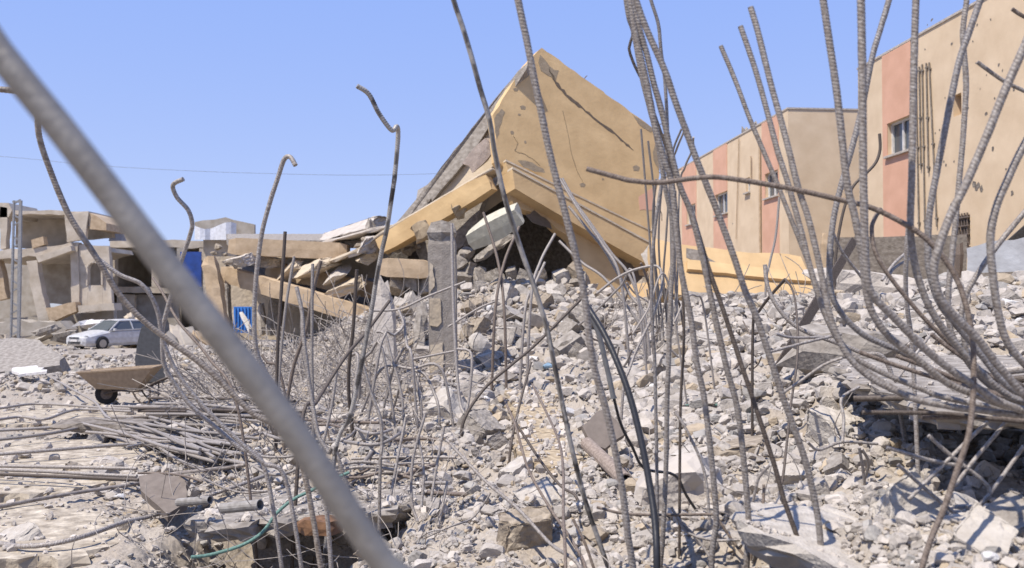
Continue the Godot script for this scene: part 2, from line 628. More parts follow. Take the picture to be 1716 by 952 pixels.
func wall_cells(mb: MB, x: float, thick: float, s0: float, s1: float, y0: float, y1: float, openings: Array) -> void:
	# a wall in the local plane x, along -z, with rectangular openings [s, s, y, y]
	var ss := [s0, s1]
	var ys := [y0, y1]
	for o in openings:
		ss.append_array([clampf(o[0], s0, s1), clampf(o[1], s0, s1)])
		ys.append_array([clampf(o[2], y0, y1), clampf(o[3], y0, y1)])
	ss.sort()
	ys.sort()
	for i in ss.size() - 1:
		for j in ys.size() - 1:
			if ss[i + 1] - ss[i] < 0.001 or ys[j + 1] - ys[j] < 0.001:
				continue
			var cs: float = (ss[i] + ss[i + 1]) * 0.5
			var cy: float = (ys[j] + ys[j + 1]) * 0.5
			var open := false
			for o in openings:
				if cs > o[0] and cs < o[1] and cy > o[2] and cy < o[3]:
					open = true
			if not open:
				mb.box(Vector3(x + thick * 0.5, cy, -cs), Vector3(thick, ys[j + 1] - ys[j], ss[i + 1] - ss[i]))

func house(label: String, d0: float, d1: float, depth: float, roof: float, strips: Array, windows: Array, side_material: Material) -> Node3D:
	# d0, d1: depths of the near and far ends; strips [px, px]; windows [px near, px far, y0, y1 (above the eye), kind]
	var th := atan(FACADE_SLOPE)
	var base := -1.0
	var o := thing("house", label, "house", Vector3(FACADE_X0 - FACADE_SLOPE * d0, base, -d0))
	o.rotation.y = th
	var len_ := (d1 - d0) / cos(th)
	var top := EYE + roof - base
	var so := func(d: float) -> float: return (d - d0) / cos(th)
	var holes := []
	for w in windows:
		holes.append([so.call(facade_depth(w[0])), so.call(facade_depth(w[1])), EYE - base + w[2], EYE - base + w[3]])
	var mb := MB.new()
	wall_cells(mb, 0.0, 0.3, 0.0, len_, 0.0, top, holes)
	part(o, "wall", mb.mesh(), M.beige)
	mb = MB.new()
	mb.box(Vector3(0.3 + (depth - 0.3) * 0.5, top * 0.5, -0.12), Vector3(depth - 0.3, top, 0.24))
	part(o, "wall", mb.mesh(), side_material, "wall at the end of the house")
	mb = MB.new()
	mb.box(Vector3(0.3 + (depth - 0.3) * 0.5, top * 0.5, -len_ + 0.12), Vector3(depth - 0.3, top, 0.24))
	part(o, "wall", mb.mesh(), M.beige)
	mb = MB.new()
	mb.box(Vector3(depth - 0.12, top * 0.5, -len_ * 0.5), Vector3(0.24, top, len_ - 0.48))
	part(o, "wall", mb.mesh(), M.beige)
	mb = MB.new()
	mb.box(Vector3(depth * 0.5 + 0.02, top - 0.62, -len_ * 0.5), Vector3(depth - 0.55, 0.24, len_ - 0.5))
	mb.box(Vector3(depth * 0.5 + 0.02, top - 4.0, -len_ * 0.5), Vector3(depth - 0.55, 0.24, len_ - 0.5))
	part(o, "roof", mb.mesh(), M.concrete)
	# a thin cap along the parapet
	mb = MB.new()
	mb.box(Vector3(0.15, top + 0.03, -len_ * 0.5), Vector3(0.36, 0.06, len_ + 0.06))
	mb.box(Vector3(depth * 0.5 + 0.17, top + 0.03, -0.12), Vector3(depth - 0.33, 0.06, 0.30))
	part(o, "parapet_cap", mb.mesh(), M.concrete_pale)
	for s in strips:
		mb = MB.new()
		wall_cells(mb, -0.025, 0.024, so.call(facade_depth(s[0])), so.call(facade_depth(s[1])), 0.0, top - 0.01, holes)
		part(o, "painted_strip", mb.mesh(), M.orange, "salmon orange painted strip of the facade")
	for i in windows.size():
		var w: Array = windows[i]
		var h: Array = holes[i]
		var kind: String = w[4]
		var cs: float = (h[0] + h[1]) * 0.5
		var cy: float = (h[2] + h[3]) * 0.5
		var sw: float = h[1] - h[0]
		var sh: float = h[3] - h[2]
		if kind == "hole":
			mb = MB.new()
			mb.box(Vector3(0.24, cy - sh * 0.12, -cs), Vector3(0.05, sh * 0.72, sw * 0.98), Basis(Vector3.RIGHT, 0.5))
			part(o, "shutter", mb.mesh(), M.yellow_deep, "yellow board fixed askew inside a small opening")
			continue
		mb = MB.new()
		mb.box(Vector3(0.17, cy, -cs), Vector3(0.012, sh - 0.06, sw - 0.06))
		var pane := part(o, "window", mb.mesh(), M.window_glass)
		mb = MB.new()
		var f := 0.06
		var fm: Material = M.white_paint if kind == "white" else M.bar_rust
		for e in [-1.0, 1.0]:
			mb.box(Vector3(0.14, cy + e * (sh - f) * 0.5, -cs), Vector3(0.07, f, sw))
			mb.box(Vector3(0.14, cy, -cs + e * (sw - f) * 0.5), Vector3(0.07, sh - 2.0 * f, f))
		mb.box(Vector3(0.137, cy, -cs), Vector3(0.05, sh - 2.0 * f, 0.07))
		part(pane, "window_frame", mb.mesh(), fm)
		if kind == "grille":
			for k in 5:
				mb = MB.new()
				mb.box(Vector3(-0.03, cy, -(h[0] + sw * (0.1 + 0.2 * k))), Vector3(0.03, sh + 0.1, 0.03))
				part(pane, "grille_bar", mb.mesh(), M.bar_rust)
			for k in 4:
				mb = MB.new()
				mb.box(Vector3(-0.06, h[2] + sh * (0.08 + 0.28 * k), -cs), Vector3(0.028, 0.03, sw + 0.1))
				part(pane, "grille_bar", mb.mesh(), M.bar_rust)
		else:
			mb = MB.new()
			mb.box(Vector3(-0.03, h[2] - 0.035, -cs), Vector3(0.16, 0.06, sw + 0.12))
			part(pane, "window_sill", mb.mesh(), M.concrete_pale)
	return o

func facade_local(o: Node3D, px: float, py: float, d0: float, proud: float) -> Vector3:
	var d := facade_depth(px)
	var p := P(px, py, d)
	var l := o.transform.affine_inverse() * p
	return Vector3(-proud, l.y, l.z)

func build_house_row() -> void:
	var near := house("beige house with vertical conduits and one salmon strip round a white window", 13.5, 26.7, 9.0, 7.1,
		[[1531, 1483]], [[1529, 1490.5, 4.18, 5.10, "white"], [1615, 1601, 4.62, 5.15, "hole"], [1627, 1604, 1.42, 2.15, "grille"]], M.beige)
	# conduits down the facade
	for q in [[1540, 108, 1543, 388], [1546, 112, 1547, 284], [1551, 108, 1553, 384], [1558, 106, 1560, 290], [1563, 105, 1573, 380]]:
		var a := facade_local(near, q[0], q[1], 13.5, 0.03)
		var b := facade_local(near, q[2], q[3], 13.5, 0.03)
		var m := tube(PackedVector3Array([a, b]), PackedFloat32Array([0.022, 0.022]), 6)
		part(near, "conduit", m, M.concrete_grey)
		for t in [0.04, 0.5, 0.95]:
			var mb := MB.new()
			mb.box(a.lerp(b, t) + Vector3(0.01, 0, 0), Vector3(0.05, 0.04, 0.11))
			part(near, "conduit_clip", mb.mesh(), M.concrete_grey)
	var far := house("beige house with three salmon strips and windows beyond the gap in the row", 32.1, 57.0, 9.0, 7.1,
		[[1307, 1279], [1220, 1197], [1168, 1144]], [[1306, 1284, 4.1, 5.05, "white"], [1220, 1200, 4.05, 5.0, "white"], [1167, 1152, 4.05, 5.0, "white"], [1258, 1251, 4.6, 5.2, "white"]], M.beige)
	for q in [[1277, 240, 1277, 470, 0.05], [1242, 232, 1236, 400, 0.02], [1262, 262, 1262, 300, 0.03]]:
		var a := facade_local(far, q[0], q[1], 32.1, 0.06)
		var b := facade_local(far, q[2], q[3], 32.1, 0.06)
		part(far, "drainpipe", tube(PackedVector3Array([a, b]), PackedFloat32Array([q[4], q[4]]), 6), M.tan)
	# stair hatch leaning on the roof
	var mb := MB.new()
	var hc := P(1203, 241, 40.5) + Vector3(0.9, 0, 0)
	mb.box(hc, Vector3(1.3, 0.10, 1.6), Basis(Vector3(0, 0, 1), 0.5) * Basis(Vector3.UP, 0.4))
	mb.box(hc + Vector3(0.1, -0.35, 0), Vector3(0.12, 0.7, 1.2))
	solo("roof_hatch", mb.mesh(), M.cream, "cream board tilted on the far house roof edge", "hatch")
	for q in [[1258, 215], [1242, 224]]:
		var p := P(q[0], q[1], facade_depth(q[0])) + Vector3(0.15, 0.1, 0)
		mb = MB.new()
		rough_beam(mb, p + Vector3(0, -0.15, 0), p + Vector3(0, 0.12, 0), 0.28, 0.28, Vector3(0, 0, 1), 0.03, int(q[0]))
		part_at(far, "parapet_stub", mb, M.concrete)
	# pits left by fragments in the plaster
	var r := RandomNumberGenerator.new()
	r.seed = 71
	for i in 46:
		var px := r.randf_range(1545, 1705) if i < 36 else r.randf_range(1225, 1320)
		var py := r.randf_range(20, 350) if i < 36 else r.randf_range(230, 400)
		var host: Node3D = near if i < 36 else far
		pit(host, facade_local(host, px, py, 0.0, 0.004), Vector3(-1, 0, 0), r.randf_range(0.02, 0.065), r)
	for q in [[1635, 308], [1641, 312], [1647, 316], [1638, 316]]:
		pit(near, facade_local(near, q[0], q[1], 0.0, 0.004), Vector3(-1, 0, 0), 0.09, r)

func part_at(parent: Node3D, called: String, mb: MB, material: Material) -> void:
	var inv := parent.transform.affine_inverse()
	for i in mb.v.size():
		mb.v[i] = inv * mb.v[i]
		mb.n[i] = inv.basis * mb.n[i]
	part(parent, called, mb.mesh(), material)

func pit(parent: Node3D, at: Vector3, out: Vector3, size: float, r: RandomNumberGenerator) -> void:
	# a chipped spot: a shallow ragged bowl of bare render
	var mb := MB.new()
	var u := out.cross(Vector3.UP).normalized()
	var w := out.cross(u).normalized()
	var k := 7
	var ring := []
	for i in k:
		var a := TAU * i / k
		ring.append(at + (u * cos(a) + w * sin(a)) * size * r.randf_range(0.55, 1.2))
	for i in k:
		mb.tri(at - out * 0.002, ring[i], ring[(i + 1) % k], out)
	part(parent, "chipped_spot", mb.mesh(), M.concrete_grey)

func build_boundary_walls() -> void:
	# grey rendered wall in front of the near house, then a pale blue-grey wall
	var o := thing("boundary_wall", "low grey concrete wall with rust stained end standing before the houses", "wall", P(1500, 440, 19.5))
	var mb := MB.new()
	prism(mb, jag([P(1395, 398, 20.0), P(1620, 393, 18.6), P(1622, 520, 18.6), P(1395, 520, 20.0)], 0.02, 0.3, 5), Vector3(0.05, 0, -0.25))
	wpart(o, "wall", mb, M.concrete_grey)
	mb = MB.new()
	rough_beam(mb, P(1603, 520, 18.3), P(1605, 412, 18.3), 0.22, 0.22, Vector3(0, 0, 1), 0.02, 4)
	wpart(o, "post", mb, M.bar_rust)
	mb = MB.new()
	rough_beam(mb, P(1384, 395, 20.0), P(1384, 520, 20.0), 0.2, 0.2, Vector3(0, 0, 1), 0.02, 9)
	wpart(o, "post", mb, M.tan)
	o = thing("boundary_wall", "pale blue grey painted wall with a broken sloping top by the grille", "wall", P(1680, 450, 17.0))
	var pl := plane_of([1620, 415, 17.2], [1760, 380, 15.8], [1620, 520, 17.2])
	mb = slab_on(pl, [[1620, 416], [1640, 411], [1660, 404], [1700, 402], [1716, 398], [1800, 380], [1800, 540], [1620, 540]], 0.22, 0.02, 0.0, 3)
	wpart(o, "wall", mb, M.bluewall)
	mb = slab_on(pl, [[1622, 458], [1800, 452], [1800, 462], [1622, 464]], 0.05, 0.0, 0.012, 3)
	wpart(o, "wall_joint", mb, M.concrete_grey)
	# dark sheet roof leaning behind the blue wall
	mb = MB.new()
	prism(mb, [P(1688, 404, 18.4), P(1760, 340, 18.4), P(1780, 350, 18.4), P(1780, 412, 18.4)], Vector3(0, 0, -0.05))
	solo("sheet_roof", mb.mesh(), M.dark_board, "dark metal sheet slanting up behind the blue grey wall", "metal sheet")

# ---------------------------------------------------------------- the tipped yellow building
func patch_on(o: Node3D, called: String, pl: Plane, px: Array, material: Material, proud := 0.005, amp := 0.03, seed_ := 1, step := 0.12) -> void:
	wpart(o, called, slab_on(pl, px, 0.004, amp, proud, seed_, step), material)

func ribbon(line: Array, w0: float, w1: float, seed_: int) -> Array:
	var r := RandomNumberGenerator.new()
	r.seed = seed_
	var up := []
	var dn := []
	var k := 0
	for i in line.size() - 1:
		for j in 4:
			var t := j / 4.0
			var x := lerpf(line[i][0], line[i + 1][0], t)
			var y := lerpf(line[i][1], line[i + 1][1], t)
			var f := float(k) / (4.0 * (line.size() - 1))
			var w := lerpf(w0, w1, f) * r.randf_range(0.35, 1.3)
			y += r.randf_range(-1.2, 1.2)
			up.append([x, y - w * 0.5])
			dn.push_front([x, y + w * 0.5])
			k += 1
	up.append(line[line.size() - 1])
	return up + dn

func build_collapsed_building() -> void:
	var o := thing("collapsed_building", "yellow rendered building tipped over with its wall corner pointing at the sky", "building", P(860, 480, 20.0))
	var W := plane_of([838, 275, 19.2], [905, 82, 20.8], [1092, 392, 21.4])
	# main leaning wall
	wpart(o, "wall", slab_on(W, [[908, 80], [1000, 146], [1096, 216], [1106, 262], [1104, 300], [1096, 352], [1090, 398], [960, 336], [846, 283], [834, 268], [831, 225], [826, 192], [846, 160], [868, 124]], 0.24, 0.02, 0.0, 11, 0.16), M.yellow)
	# cornice bands
	wpart(o, "cornice", slab_on(W, [[842, 272], [960, 330], [1090, 392], [1088, 420], [960, 352], [846, 290]], 0.3, 0.006, 0.12, 12), M.yellow)
	wpart(o, "cornice", slab_on(W, [[845, 291], [960, 353], [1087, 421], [1082, 456], [960, 388], [850, 324]], 0.4, 0.006, 0.30, 13), M.yellow_deep)
	wpart(o, "lit_edge_strip", slab_on(W, [[845, 288.5], [960, 350.5], [1087, 418.5], [1087, 421.5], [960, 353.5], [845, 292]], 0.2, 0.004, 0.32, 15), M.cream)  # thin cream strip that paints sunlight along the cornice edge
	wpart(o, "lit_edge_strip", slab_on(W, [[842, 271], [960, 329], [1090, 391], [1090, 393], [960, 331.5], [842, 274]], 0.1, 0.004, 0.135, 16), M.cream)  # same painted sunlit line on the upper band
	# wall under the cornice with a broken opening
	wpart(o, "wall", slab_on(W, [[850, 318], [960, 382], [1083, 450], [1102, 500], [1060, 512], [985, 482], [972, 440], [958, 402], [935, 385], [905, 362], [880, 352], [862, 346]], 0.22, 0.035, 0.0, 14, 0.2), M.yellow_deep)
	# bare concrete where the render has come off, and the long crack
	patch_on(o, "bare_patch", W, [[905, 92], [913, 100], [922, 112], [936, 118], [931, 136], [917, 126], [906, 118], [902, 104]], M.bare_render, 0.005, 0.04, 21)
	patch_on(o, "crack", W, ribbon([[920, 116], [932, 140], [950, 160], [975, 180], [1000, 203], [1025, 220], [1045, 238], [1062, 252]], 8.0, 3.0, 5), M.crack, 0.005, 0.0)
	patch_on(o, "crack", W, ribbon([[943, 185], [952, 225], [958, 260], [968, 290], [978, 308]], 1.5, 1.2, 6), M.crack, 0.006, 0.0)
	patch_on(o, "crack", W, ribbon([[860, 228], [868, 240], [862, 252], [886, 262], [905, 278]], 1.2, 1.0, 8), M.crack, 0.006, 0.0)
	for q in [[876, 180, 8, 6], [864, 150, 7, 5], [1066, 282, 10, 9], [976, 310, 8, 6], [868, 288, 9, 8], [1040, 372, 5, 8], [1060, 380, 4, 5], [870, 192, 4, 3], [880, 238, 3, 4], [858, 222, 5, 5], [1010, 300, 3, 3], [930, 300, 4, 3]]:
		patch_on(o, "bare_patch", W, [[q[0] - q[2] * 0.6, q[1] - q[3] * 0.3], [q[0], q[1] - q[3] * 0.6], [q[0] + q[2] * 0.6, q[1] - q[3] * 0.2], [q[0] + q[2] * 0.4, q[1] + q[3] * 0.5], [q[0] - q[2] * 0.4, q[1] + q[3] * 0.5]], M.bare_render, 0.005, 0.02, int(q[0]), 0.08)
	patch_on(o, "bare_patch", W, [[862, 272], [880, 274], [905, 286], [908, 293], [890, 291], [872, 284]], M.bare_render, 0.126, 0.02, 31)
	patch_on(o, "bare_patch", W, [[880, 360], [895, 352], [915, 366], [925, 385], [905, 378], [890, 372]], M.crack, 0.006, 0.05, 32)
	patch_on(o, "bare_patch", W, [[1068, 420], [1082, 424], [1082, 440], [1066, 436]], M.bare_render, 0.306, 0.03, 33)
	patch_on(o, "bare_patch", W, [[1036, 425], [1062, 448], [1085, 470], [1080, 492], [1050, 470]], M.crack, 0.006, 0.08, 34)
	patch_on(o, "bare_patch", W, [[1070, 330], [1100, 310], [1096, 352], [1072, 352]], M.orange, 0.005, 0.02, 35)
	for q in [[1097, 222, 1112, 205, 1120, 210], [1102, 250, 1118, 246, 1128, 256], [1104, 285, 1122, 290, 1130, 284], [1098, 340, 1112, 352, 1114, 368], [985, 136, 984, 128, 988, 124]]:
		var ctrl := []
		for k in 3:
			ctrl.append(on_plane(q[k * 2], q[k * 2 + 1], W) - o.position - face_normal(W, on_plane(q[0], q[1], W)) * 0.1)
		var cp := spline(ctrl, 0.05)
		var cr := PackedFloat32Array()
		cr.resize(cp.size())
		cr.fill(0.012)
		part(o, "steel_end", tube(cp, cr, 5), M.bar_rust)
	patch_on(o, "bare_patch", W, [[1060, 192], [1078, 204], [1096, 217], [1090, 222], [1070, 208]], M.bare_render, 0.005, 0.04, 36)
	patch_on(o, "bare_patch", W, [[1098, 240], [1106, 262], [1104, 290], [1098, 275], [1094, 255]], M.bare_render, 0.005, 0.04, 37)
	patch_on(o, "bare_patch", W, [[828, 200], [840, 182], [846, 188], [836, 215], [832, 232]], M.bare_render, 0.005, 0.03, 38)
	# the sloping roof slab whose broken edge runs down from the apex
	var mb := MB.new()
	prism(mb, jag([P(886, 104, 20.05), P(868, 119, 20.1), P(800, 203, 20.3), P(740, 279, 20.5), P(700, 331, 20.7), P(661, 377, 20.9), P(672, 384, 20.8), P(712, 352, 20.6), P(776, 275, 20.3), P(832, 196, 20.1), P(882, 116, 20.0)], 0.018, 0.25, 41), Vector3(0.55, -0.75, -3.6))
	wpart(o, "roof_slab", mb, M.concrete)
	# rendered strip of the other facade under it
	mb = MB.new()
	prism(mb, jag([P(830, 200, 20.25), P(838, 250, 20.0), P(822, 300, 20.0), P(740, 350, 20.5), P(650, 400, 21.1), P(666, 386, 21.0), P(710, 354, 20.8), P(774, 278, 20.5)], 0.02, 0.25, 42), Vector3(0.4, -0.4, -0.3))
	wpart(o, "wall", mb, M.cream, "pale inner strip of wall between the roof slab and beam")
	for q in [[700, 352, 726, 336, 10], [740, 322, 772, 296, 12], [760, 300, 800, 262, 9]]:
		mb = MB.new()
		rough_beam(mb, P(q[0], q[1], 21.2), P(q[2], q[3], 20.6), q[4] / 72.0, 0.3, Vector3(0, 0, 1), 0.03, int(q[0]))
		wpart(o, "broken_rib", mb, M.concrete_grey)
	mb = MB.new()
	rough_beam(mb, P(786, 280, 19.85), P(824, 240, 19.7), 0.42, 0.3, Vector3(0, 0, 1), 0.012, 7, 0.4)
	wpart(o, "wall_block", mb, M.pinkish)
	mb = MB.new()
	rough_beam(mb, P(824, 306, 19.1), P(640, 414, 20.2), 0.4, 0.44, Vector3.UP, 0.006, 8, 0.4)
	wpart(o, "beam", mb, M.yellow)
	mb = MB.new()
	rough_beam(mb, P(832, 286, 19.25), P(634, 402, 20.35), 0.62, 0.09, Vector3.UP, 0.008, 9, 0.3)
	wpart(o, "lit_top_strip", mb, M.cream)  # added thin slab, its cream colour paints the sunlit top of the beam
	for q in [[700, 383, 720, 371], [760, 346, 772, 339]]:
		mb = MB.new()
		var c := P((q[0] + q[2]) * 0.5, (q[1] + q[3]) * 0.5 + 6, 20.0)
		rough_beam(mb, P(q[0], q[1] + 9, 19.42), P(q[2], q[3] + 9, 19.26), 0.36, 0.45, Vector3.UP, 0.04, int(q[1]))
		wpart(o, "bare_patch", mb, M.bare_render)
	# grey wall seen under the beam, ceiling and rear wall of the hollow
	mb = MB.new()
	prism(mb, jag([P(815, 322, 19.9), P(800, 372, 20.0), P(776, 412, 20.1), P(706, 450, 20.8), P(690, 402, 21.0), P(760, 352, 20.4)], 0.05, 0.25, 43), Vector3(0.1, 0, -0.2))
	wpart(o, "wall", mb, M.concrete)
	mb = MB.new()
	prism(mb, [P(770, 320, 23.2), P(1010, 340, 23.6), P(1010, 520, 23.6), P(770, 520, 23.2)], Vector3(0, 0, -0.2))
	wpart(o, "wall", mb, M.concrete, "grey plastered wall at the back of the dark hollow")
	mb = MB.new()
	prism(mb, [P(850, 300, 19.6), P(1085, 425, 23.0), P(1100, 300, 27.0), P(860, 240, 25.5), P(700, 330, 26.0), P(690, 396, 21.9)], Vector3(0, 0.2, 0))
	wpart(o, "ceiling_slab", mb, M.concrete)
	mb = MB.new()
	prism(mb, jag([P(800, 470, 20.5), P(970, 470, 20.5), P(1000, 455, 23.4), P(790, 455, 23.2)], 0.05, 0.4, 44), Vector3(0, -0.2, 0))
	wpart(o, "floor_slab", mb, M.concrete_grey)
	mb = MB.new()
	prism(mb, jag([P(700, 330, 24.5), P(690, 400, 22.5), P(640, 440, 22.5), P(640, 520, 22.5), P(790, 520, 23.2), P(790, 380, 23.4)], 0.02, 0.4, 45), Vector3(0, 0, -0.2))
	wpart(o, "wall", mb, M.concrete_grey)
	# pale foam concrete block hanging in the opening
	mb = MB.new()
	rough_beam(mb, P(792, 400, 18.4), P(870, 358, 18.0), 0.62, 0.46, Vector3(0.1, 1, 0.5), 0.012, 51, 0.3)
	var blk := solo("concrete_block", mb.mesh(), M.block_pale, "pale greenish concrete block lying slanted across the mouth of the hollow", "block")
	mb = MB.new()
	rough_beam(mb, P(800, 432, 18.9), P(858, 396, 18.8), 0.3, 0.16, Vector3(0.1, 1, 0.5), 0.04, 52, 0.14)
	solo("concrete_block", mb.mesh(), M.concrete, "thin grey slab piece beneath the pale slanted block", "block")
	mb = MB.new()
	rough_beam(mb, P(640, 448, 19.6), P(722, 452, 19.4), 0.4, 0.42, Vector3.UP, 0.006, 53)
	solo("fallen_beam", mb.mesh(), M.tan, "short tan rendered beam wedged behind the square column", "beam")
	# toppled length of wall lying to the right of the tipped corner
	var t := thing("fallen_wall", "long yellow rendered wall length lying on its edge before the houses", "wall", P(1240, 490, 16.5))
	var F := plane_of([1130, 410, 17.4], [1345, 432, 17.8], [1150, 492, 16.4])
	wpart(t, "wall", slab_on(F, [[1092, 398], [1118, 405], [1160, 412], [1200, 416], [1260, 424], [1300, 424], [1342, 430], [1352, 452], [1364, 486], [1366, 508], [1250, 508], [1150, 496], [1098, 488]], 0.3, 0.03, 0.0, 61), M.yellow_deep)
	wpart(t, "cornice", slab_on(F, [[1150, 440], [1260, 452], [1352, 462], [1358, 476], [1260, 468], [1150, 456]], 0.1, 0.015, 0.08, 62), M.yellow)
	patch_on(t, "bare_patch", F, [[1150, 416], [1180, 424], [1200, 440], [1178, 446], [1150, 432]], M.concrete_grey, 0.006, 0.05, 63)
	wpart(t, "broken_edge", slab_on(F, [[1150, 488], [1365, 498], [1366, 512], [1150, 505]], 0.34, 0.05, 0.02, 64), M.concrete)
	# fallen panel under the corner
	mb = MB.new()
	prism(mb, jag([P(1052, 478, 18.0), P(1120, 468, 18.6), P(1128, 500, 18.0), P(1060, 506, 17.4)], 0.05, 0.2, 65), Vector3(0, -0.12, -0.2))
	solo("wall_fragment", mb.mesh(), M.yellow_deep, "broken yellow wall fragment propped below the end of the cornice", "wall fragment")

# ---------------------------------------------------------------- flattened frame left of it
func pbeam(o: Node3D, called: String, x0: float, y0: float, d0: float, x1: float, y1: float, d1: float, w: float, h: float, material: Material, seed_: int, rough := 0.02, up := Vector3.UP) -> void:
	var mb := MB.new()
	rough_beam(mb, P(x0, y0, d0), P(x1, y1, d1), w, h, up, rough, seed_)
	wpart(o, called, mb, material)

func build_pancaked_frame() -> void:
	var o := thing("pancaked_frame", "flattened concrete frame with tan beams sagging onto the rubble", "building", P(480, 520, 22.0))
	pbeam(o, "beam", 386, 413, 21.5, 584, 422, 21.5, 0.4, 0.42, M.tan, 101, 0.006)
	pbeam(o, "beam", 376, 458, 21.8, 618, 530, 20.4, 0.4, 0.42, M.tan, 102, 0.008)
	pbeam(o, "beam", 450, 450, 22.6, 652, 492, 21.4, 0.4, 0.42, M.tan, 103, 0.01)
	pbeam(o, "column", 352, 432, 21.2, 374, 566, 21.0, 0.36, 0.36, M.tan, 104, 0.02, Vector3(0, 0, 1))
	pbeam(o, "column", 380, 445, 22.6, 387, 560, 22.6, 0.12, 0.2, M.concrete, 105, 0.03, Vector3(0, 0, 1))
	pbeam(o, "column", 466, 500, 23.2, 456, 560, 23.2, 0.4, 0.4, M.concrete, 106, 0.03, Vector3(0, 0, 1))
	var mb := MB.new()
	prism(mb, jag([P(386, 402, 21.9), P(640, 404, 21.6), P(650, 392, 26.0), P(380, 392, 26.5)], 0.06, 0.4, 107), Vector3(0, -0.18, 0))
	wpart(o, "floor_slab", mb, M.concrete)
	mb = MB.new()
	prism(mb, jag([P(410, 470, 22.4), P(640, 520, 21.2), P(650, 470, 25.5), P(400, 440, 26.5)], 0.06, 0.4, 108), Vector3(0, -0.18, 0))
	wpart(o, "floor_slab", mb, M.concrete)
	mb = MB.new()
	prism(mb, jag([P(340, 430, 26.0), P(700, 420, 26.0), P(700, 570, 26.0), P(340, 570, 26.0)], 0.03, 0.4, 109), Vector3(0, 0, -0.2))
	wpart(o, "wall", mb, M.cream)
	for q in [[470, 472, 500, 440, 21.6], [500, 462, 560, 436, 21.4], [540, 478, 590, 446, 21.2], [425, 436, 470, 440, 22.0], [560, 490, 610, 470, 20.9], [596, 436, 640, 424, 20.8], [390, 440, 420, 436, 21.3]]:
		mb = MB.new()
		var fa := P(q[0], q[1], q[4])
		var fb := P(q[2], q[3], q[4] - 0.2)
		var fo := solo("slab_fragment", rock_mesh(int(q[0]) * 2 + 1, 3, 0.55), [M.concrete_pale, M.tan, M.cream][int(q[0]) % 3], "pale slab fragment caught between the sagging tan beams", "slab fragment", "slab fragments in the flattened frame", (fa + fb) * 0.5)
		var fd := (fb - fa).normalized()
		var fu := Vector3(0.25, 1, 0.35).normalized()
		var fs := fd.cross(fu).normalized()
		fo.basis = Basis(fd * fa.distance_to(fb) * 0.8, fs.cross(fd) * 0.42, fs * 0.6)
	for q in [[545, 402, 640, 372, 23.0], [575, 398, 630, 384, 22.0], [600, 420, 648, 396, 21.0]]:
		mb = MB.new()
		var fa := P(q[0], q[1], q[4])
		var fb := P(q[2], q[3], q[4])
		var fo := solo("roof_fragment", rock_mesh(int(q[1]) * 2 + 1, 3, 0.55), [M.concrete_pale, M.concrete][int(q[1]) % 2], "flat broken roof piece heaped where the beams meet the tipped building", "roof fragment", "roof pieces heaped between the two wrecks", (fa + fb) * 0.5)
		var fd := (fb - fa).normalized()
		var fu := Vector3(0.2, 1, 0.15).normalized()
		var fs := fd.cross(fu).normalized()
		fo.basis = Basis(fd * fa.distance_to(fb) * 0.85, fs.cross(fd) * 0.5, fs * 1.1)
	for q in [[672, 378, 20.9, 540, 412, 22.6, 1.3, 0.13], [700, 392, 20.5, 586, 428, 20.9, 0.7, 0.12], [650, 404, 20.6, 560, 436, 21.2, 0.8, 0.14]]:
		mb = MB.new()
		rough_beam(mb, P(q[0], q[1], q[2]), P(q[3], q[4], q[5]), q[6], q[7], Vector3(0.1, 1, 0.25), 0.02, int(q[0]), 0.3)
		solo("roof_strip", mb.mesh(), M.concrete_pale if q[0] > 660 else M.cream, ["long pale roof strip sloping from the tipped roof onto the sagging beams", "thin pale strip under the long sloping roof strip", "cream strip lowest of the three sloping strips"][[672, 700, 650].find(q[0])], "roof strip")
	mb = MB.new()
	rough_beam(mb, P(622, 398, 21.8), P(620, 368, 21.8), 0.28, 0.28, Vector3(0, 0, 1), 0.05, 77)
	solo("column_stub", mb.mesh(), M.concrete, "short broken column stub standing on the heaped roof pieces", "column")
	for q in [[366, 414, 8], [376, 426, 7], [384, 440, 9], [360, 424, 6], [394, 446, 7], [644, 404, 9], [664, 418, 10], [684, 420, 12], [700, 414, 8], [652, 426, 8], [630, 412, 7], [600, 412, 8], [612, 402, 7]]:
		var rk := rock_mesh(int(q[0] * 7 + q[1]), 1)
		var p := P(q[0], q[1], 20.6)
		var rn := solo("concrete_lump", rk, M.cream if int(q[0]) % 2 else M.chunk_tan, "knobbly broken lump lodged at a joint of the collapsed beams", "lump", "lumps lodged in the beam joints", p)
		rn.scale = Vector3.ONE * (q[2] / 70.0)
	# square column standing alone in front
	var c := thing("square_column", "tall square grey column with flaking render standing alone in the rubble", "column", P(740, 640, 13.2))
	mb = MB.new()
	rough_beam(mb, P(744, 665, 13.2), P(741, 388, 13.2), 0.42, 0.34, Vector3(0, 0, 1), 0.007, 110, 0.2)
	wpart(c, "shaft", mb, M.column_grey)
	mb = MB.new()
	rough_beam(mb, P(741, 400, 13.2), P(741, 381, 13.2), 0.46, 0.40, Vector3(0, 0, 1), 0.03, 111, 0.08)
	wpart(c, "broken_head", mb, M.concrete)
	var front := plane_of([720, 640, 13.02], [760, 640, 13.02], [738, 400, 13.02])
	for q in [[[720, 500], [738, 500], [740, 540], [733, 548], [720, 545]], [[721, 578], [742, 574], [743, 640], [721, 640]], [[720, 440], [726, 445], [728, 480], [720, 490]]]:
		wpart(c, "render_patch", slab_on(front, q, 0.02, 0.012, 0.012, q[0][1], 0.08), M.cream)
	# round topped stump left of it
	mb = MB.new()
	rough_beam(mb, P(650, 665, 12.6), P(642, 500, 12.8), 0.31, 0.30, Vector3(0, 0, 1), 0.015, 112, 0.2)
	rough_beam(mb, P(642, 505, 12.8), P(640, 482, 12.8), 0.28, 0.28, Vector3(0, 0, 1), 0.05, 113, 0.07)
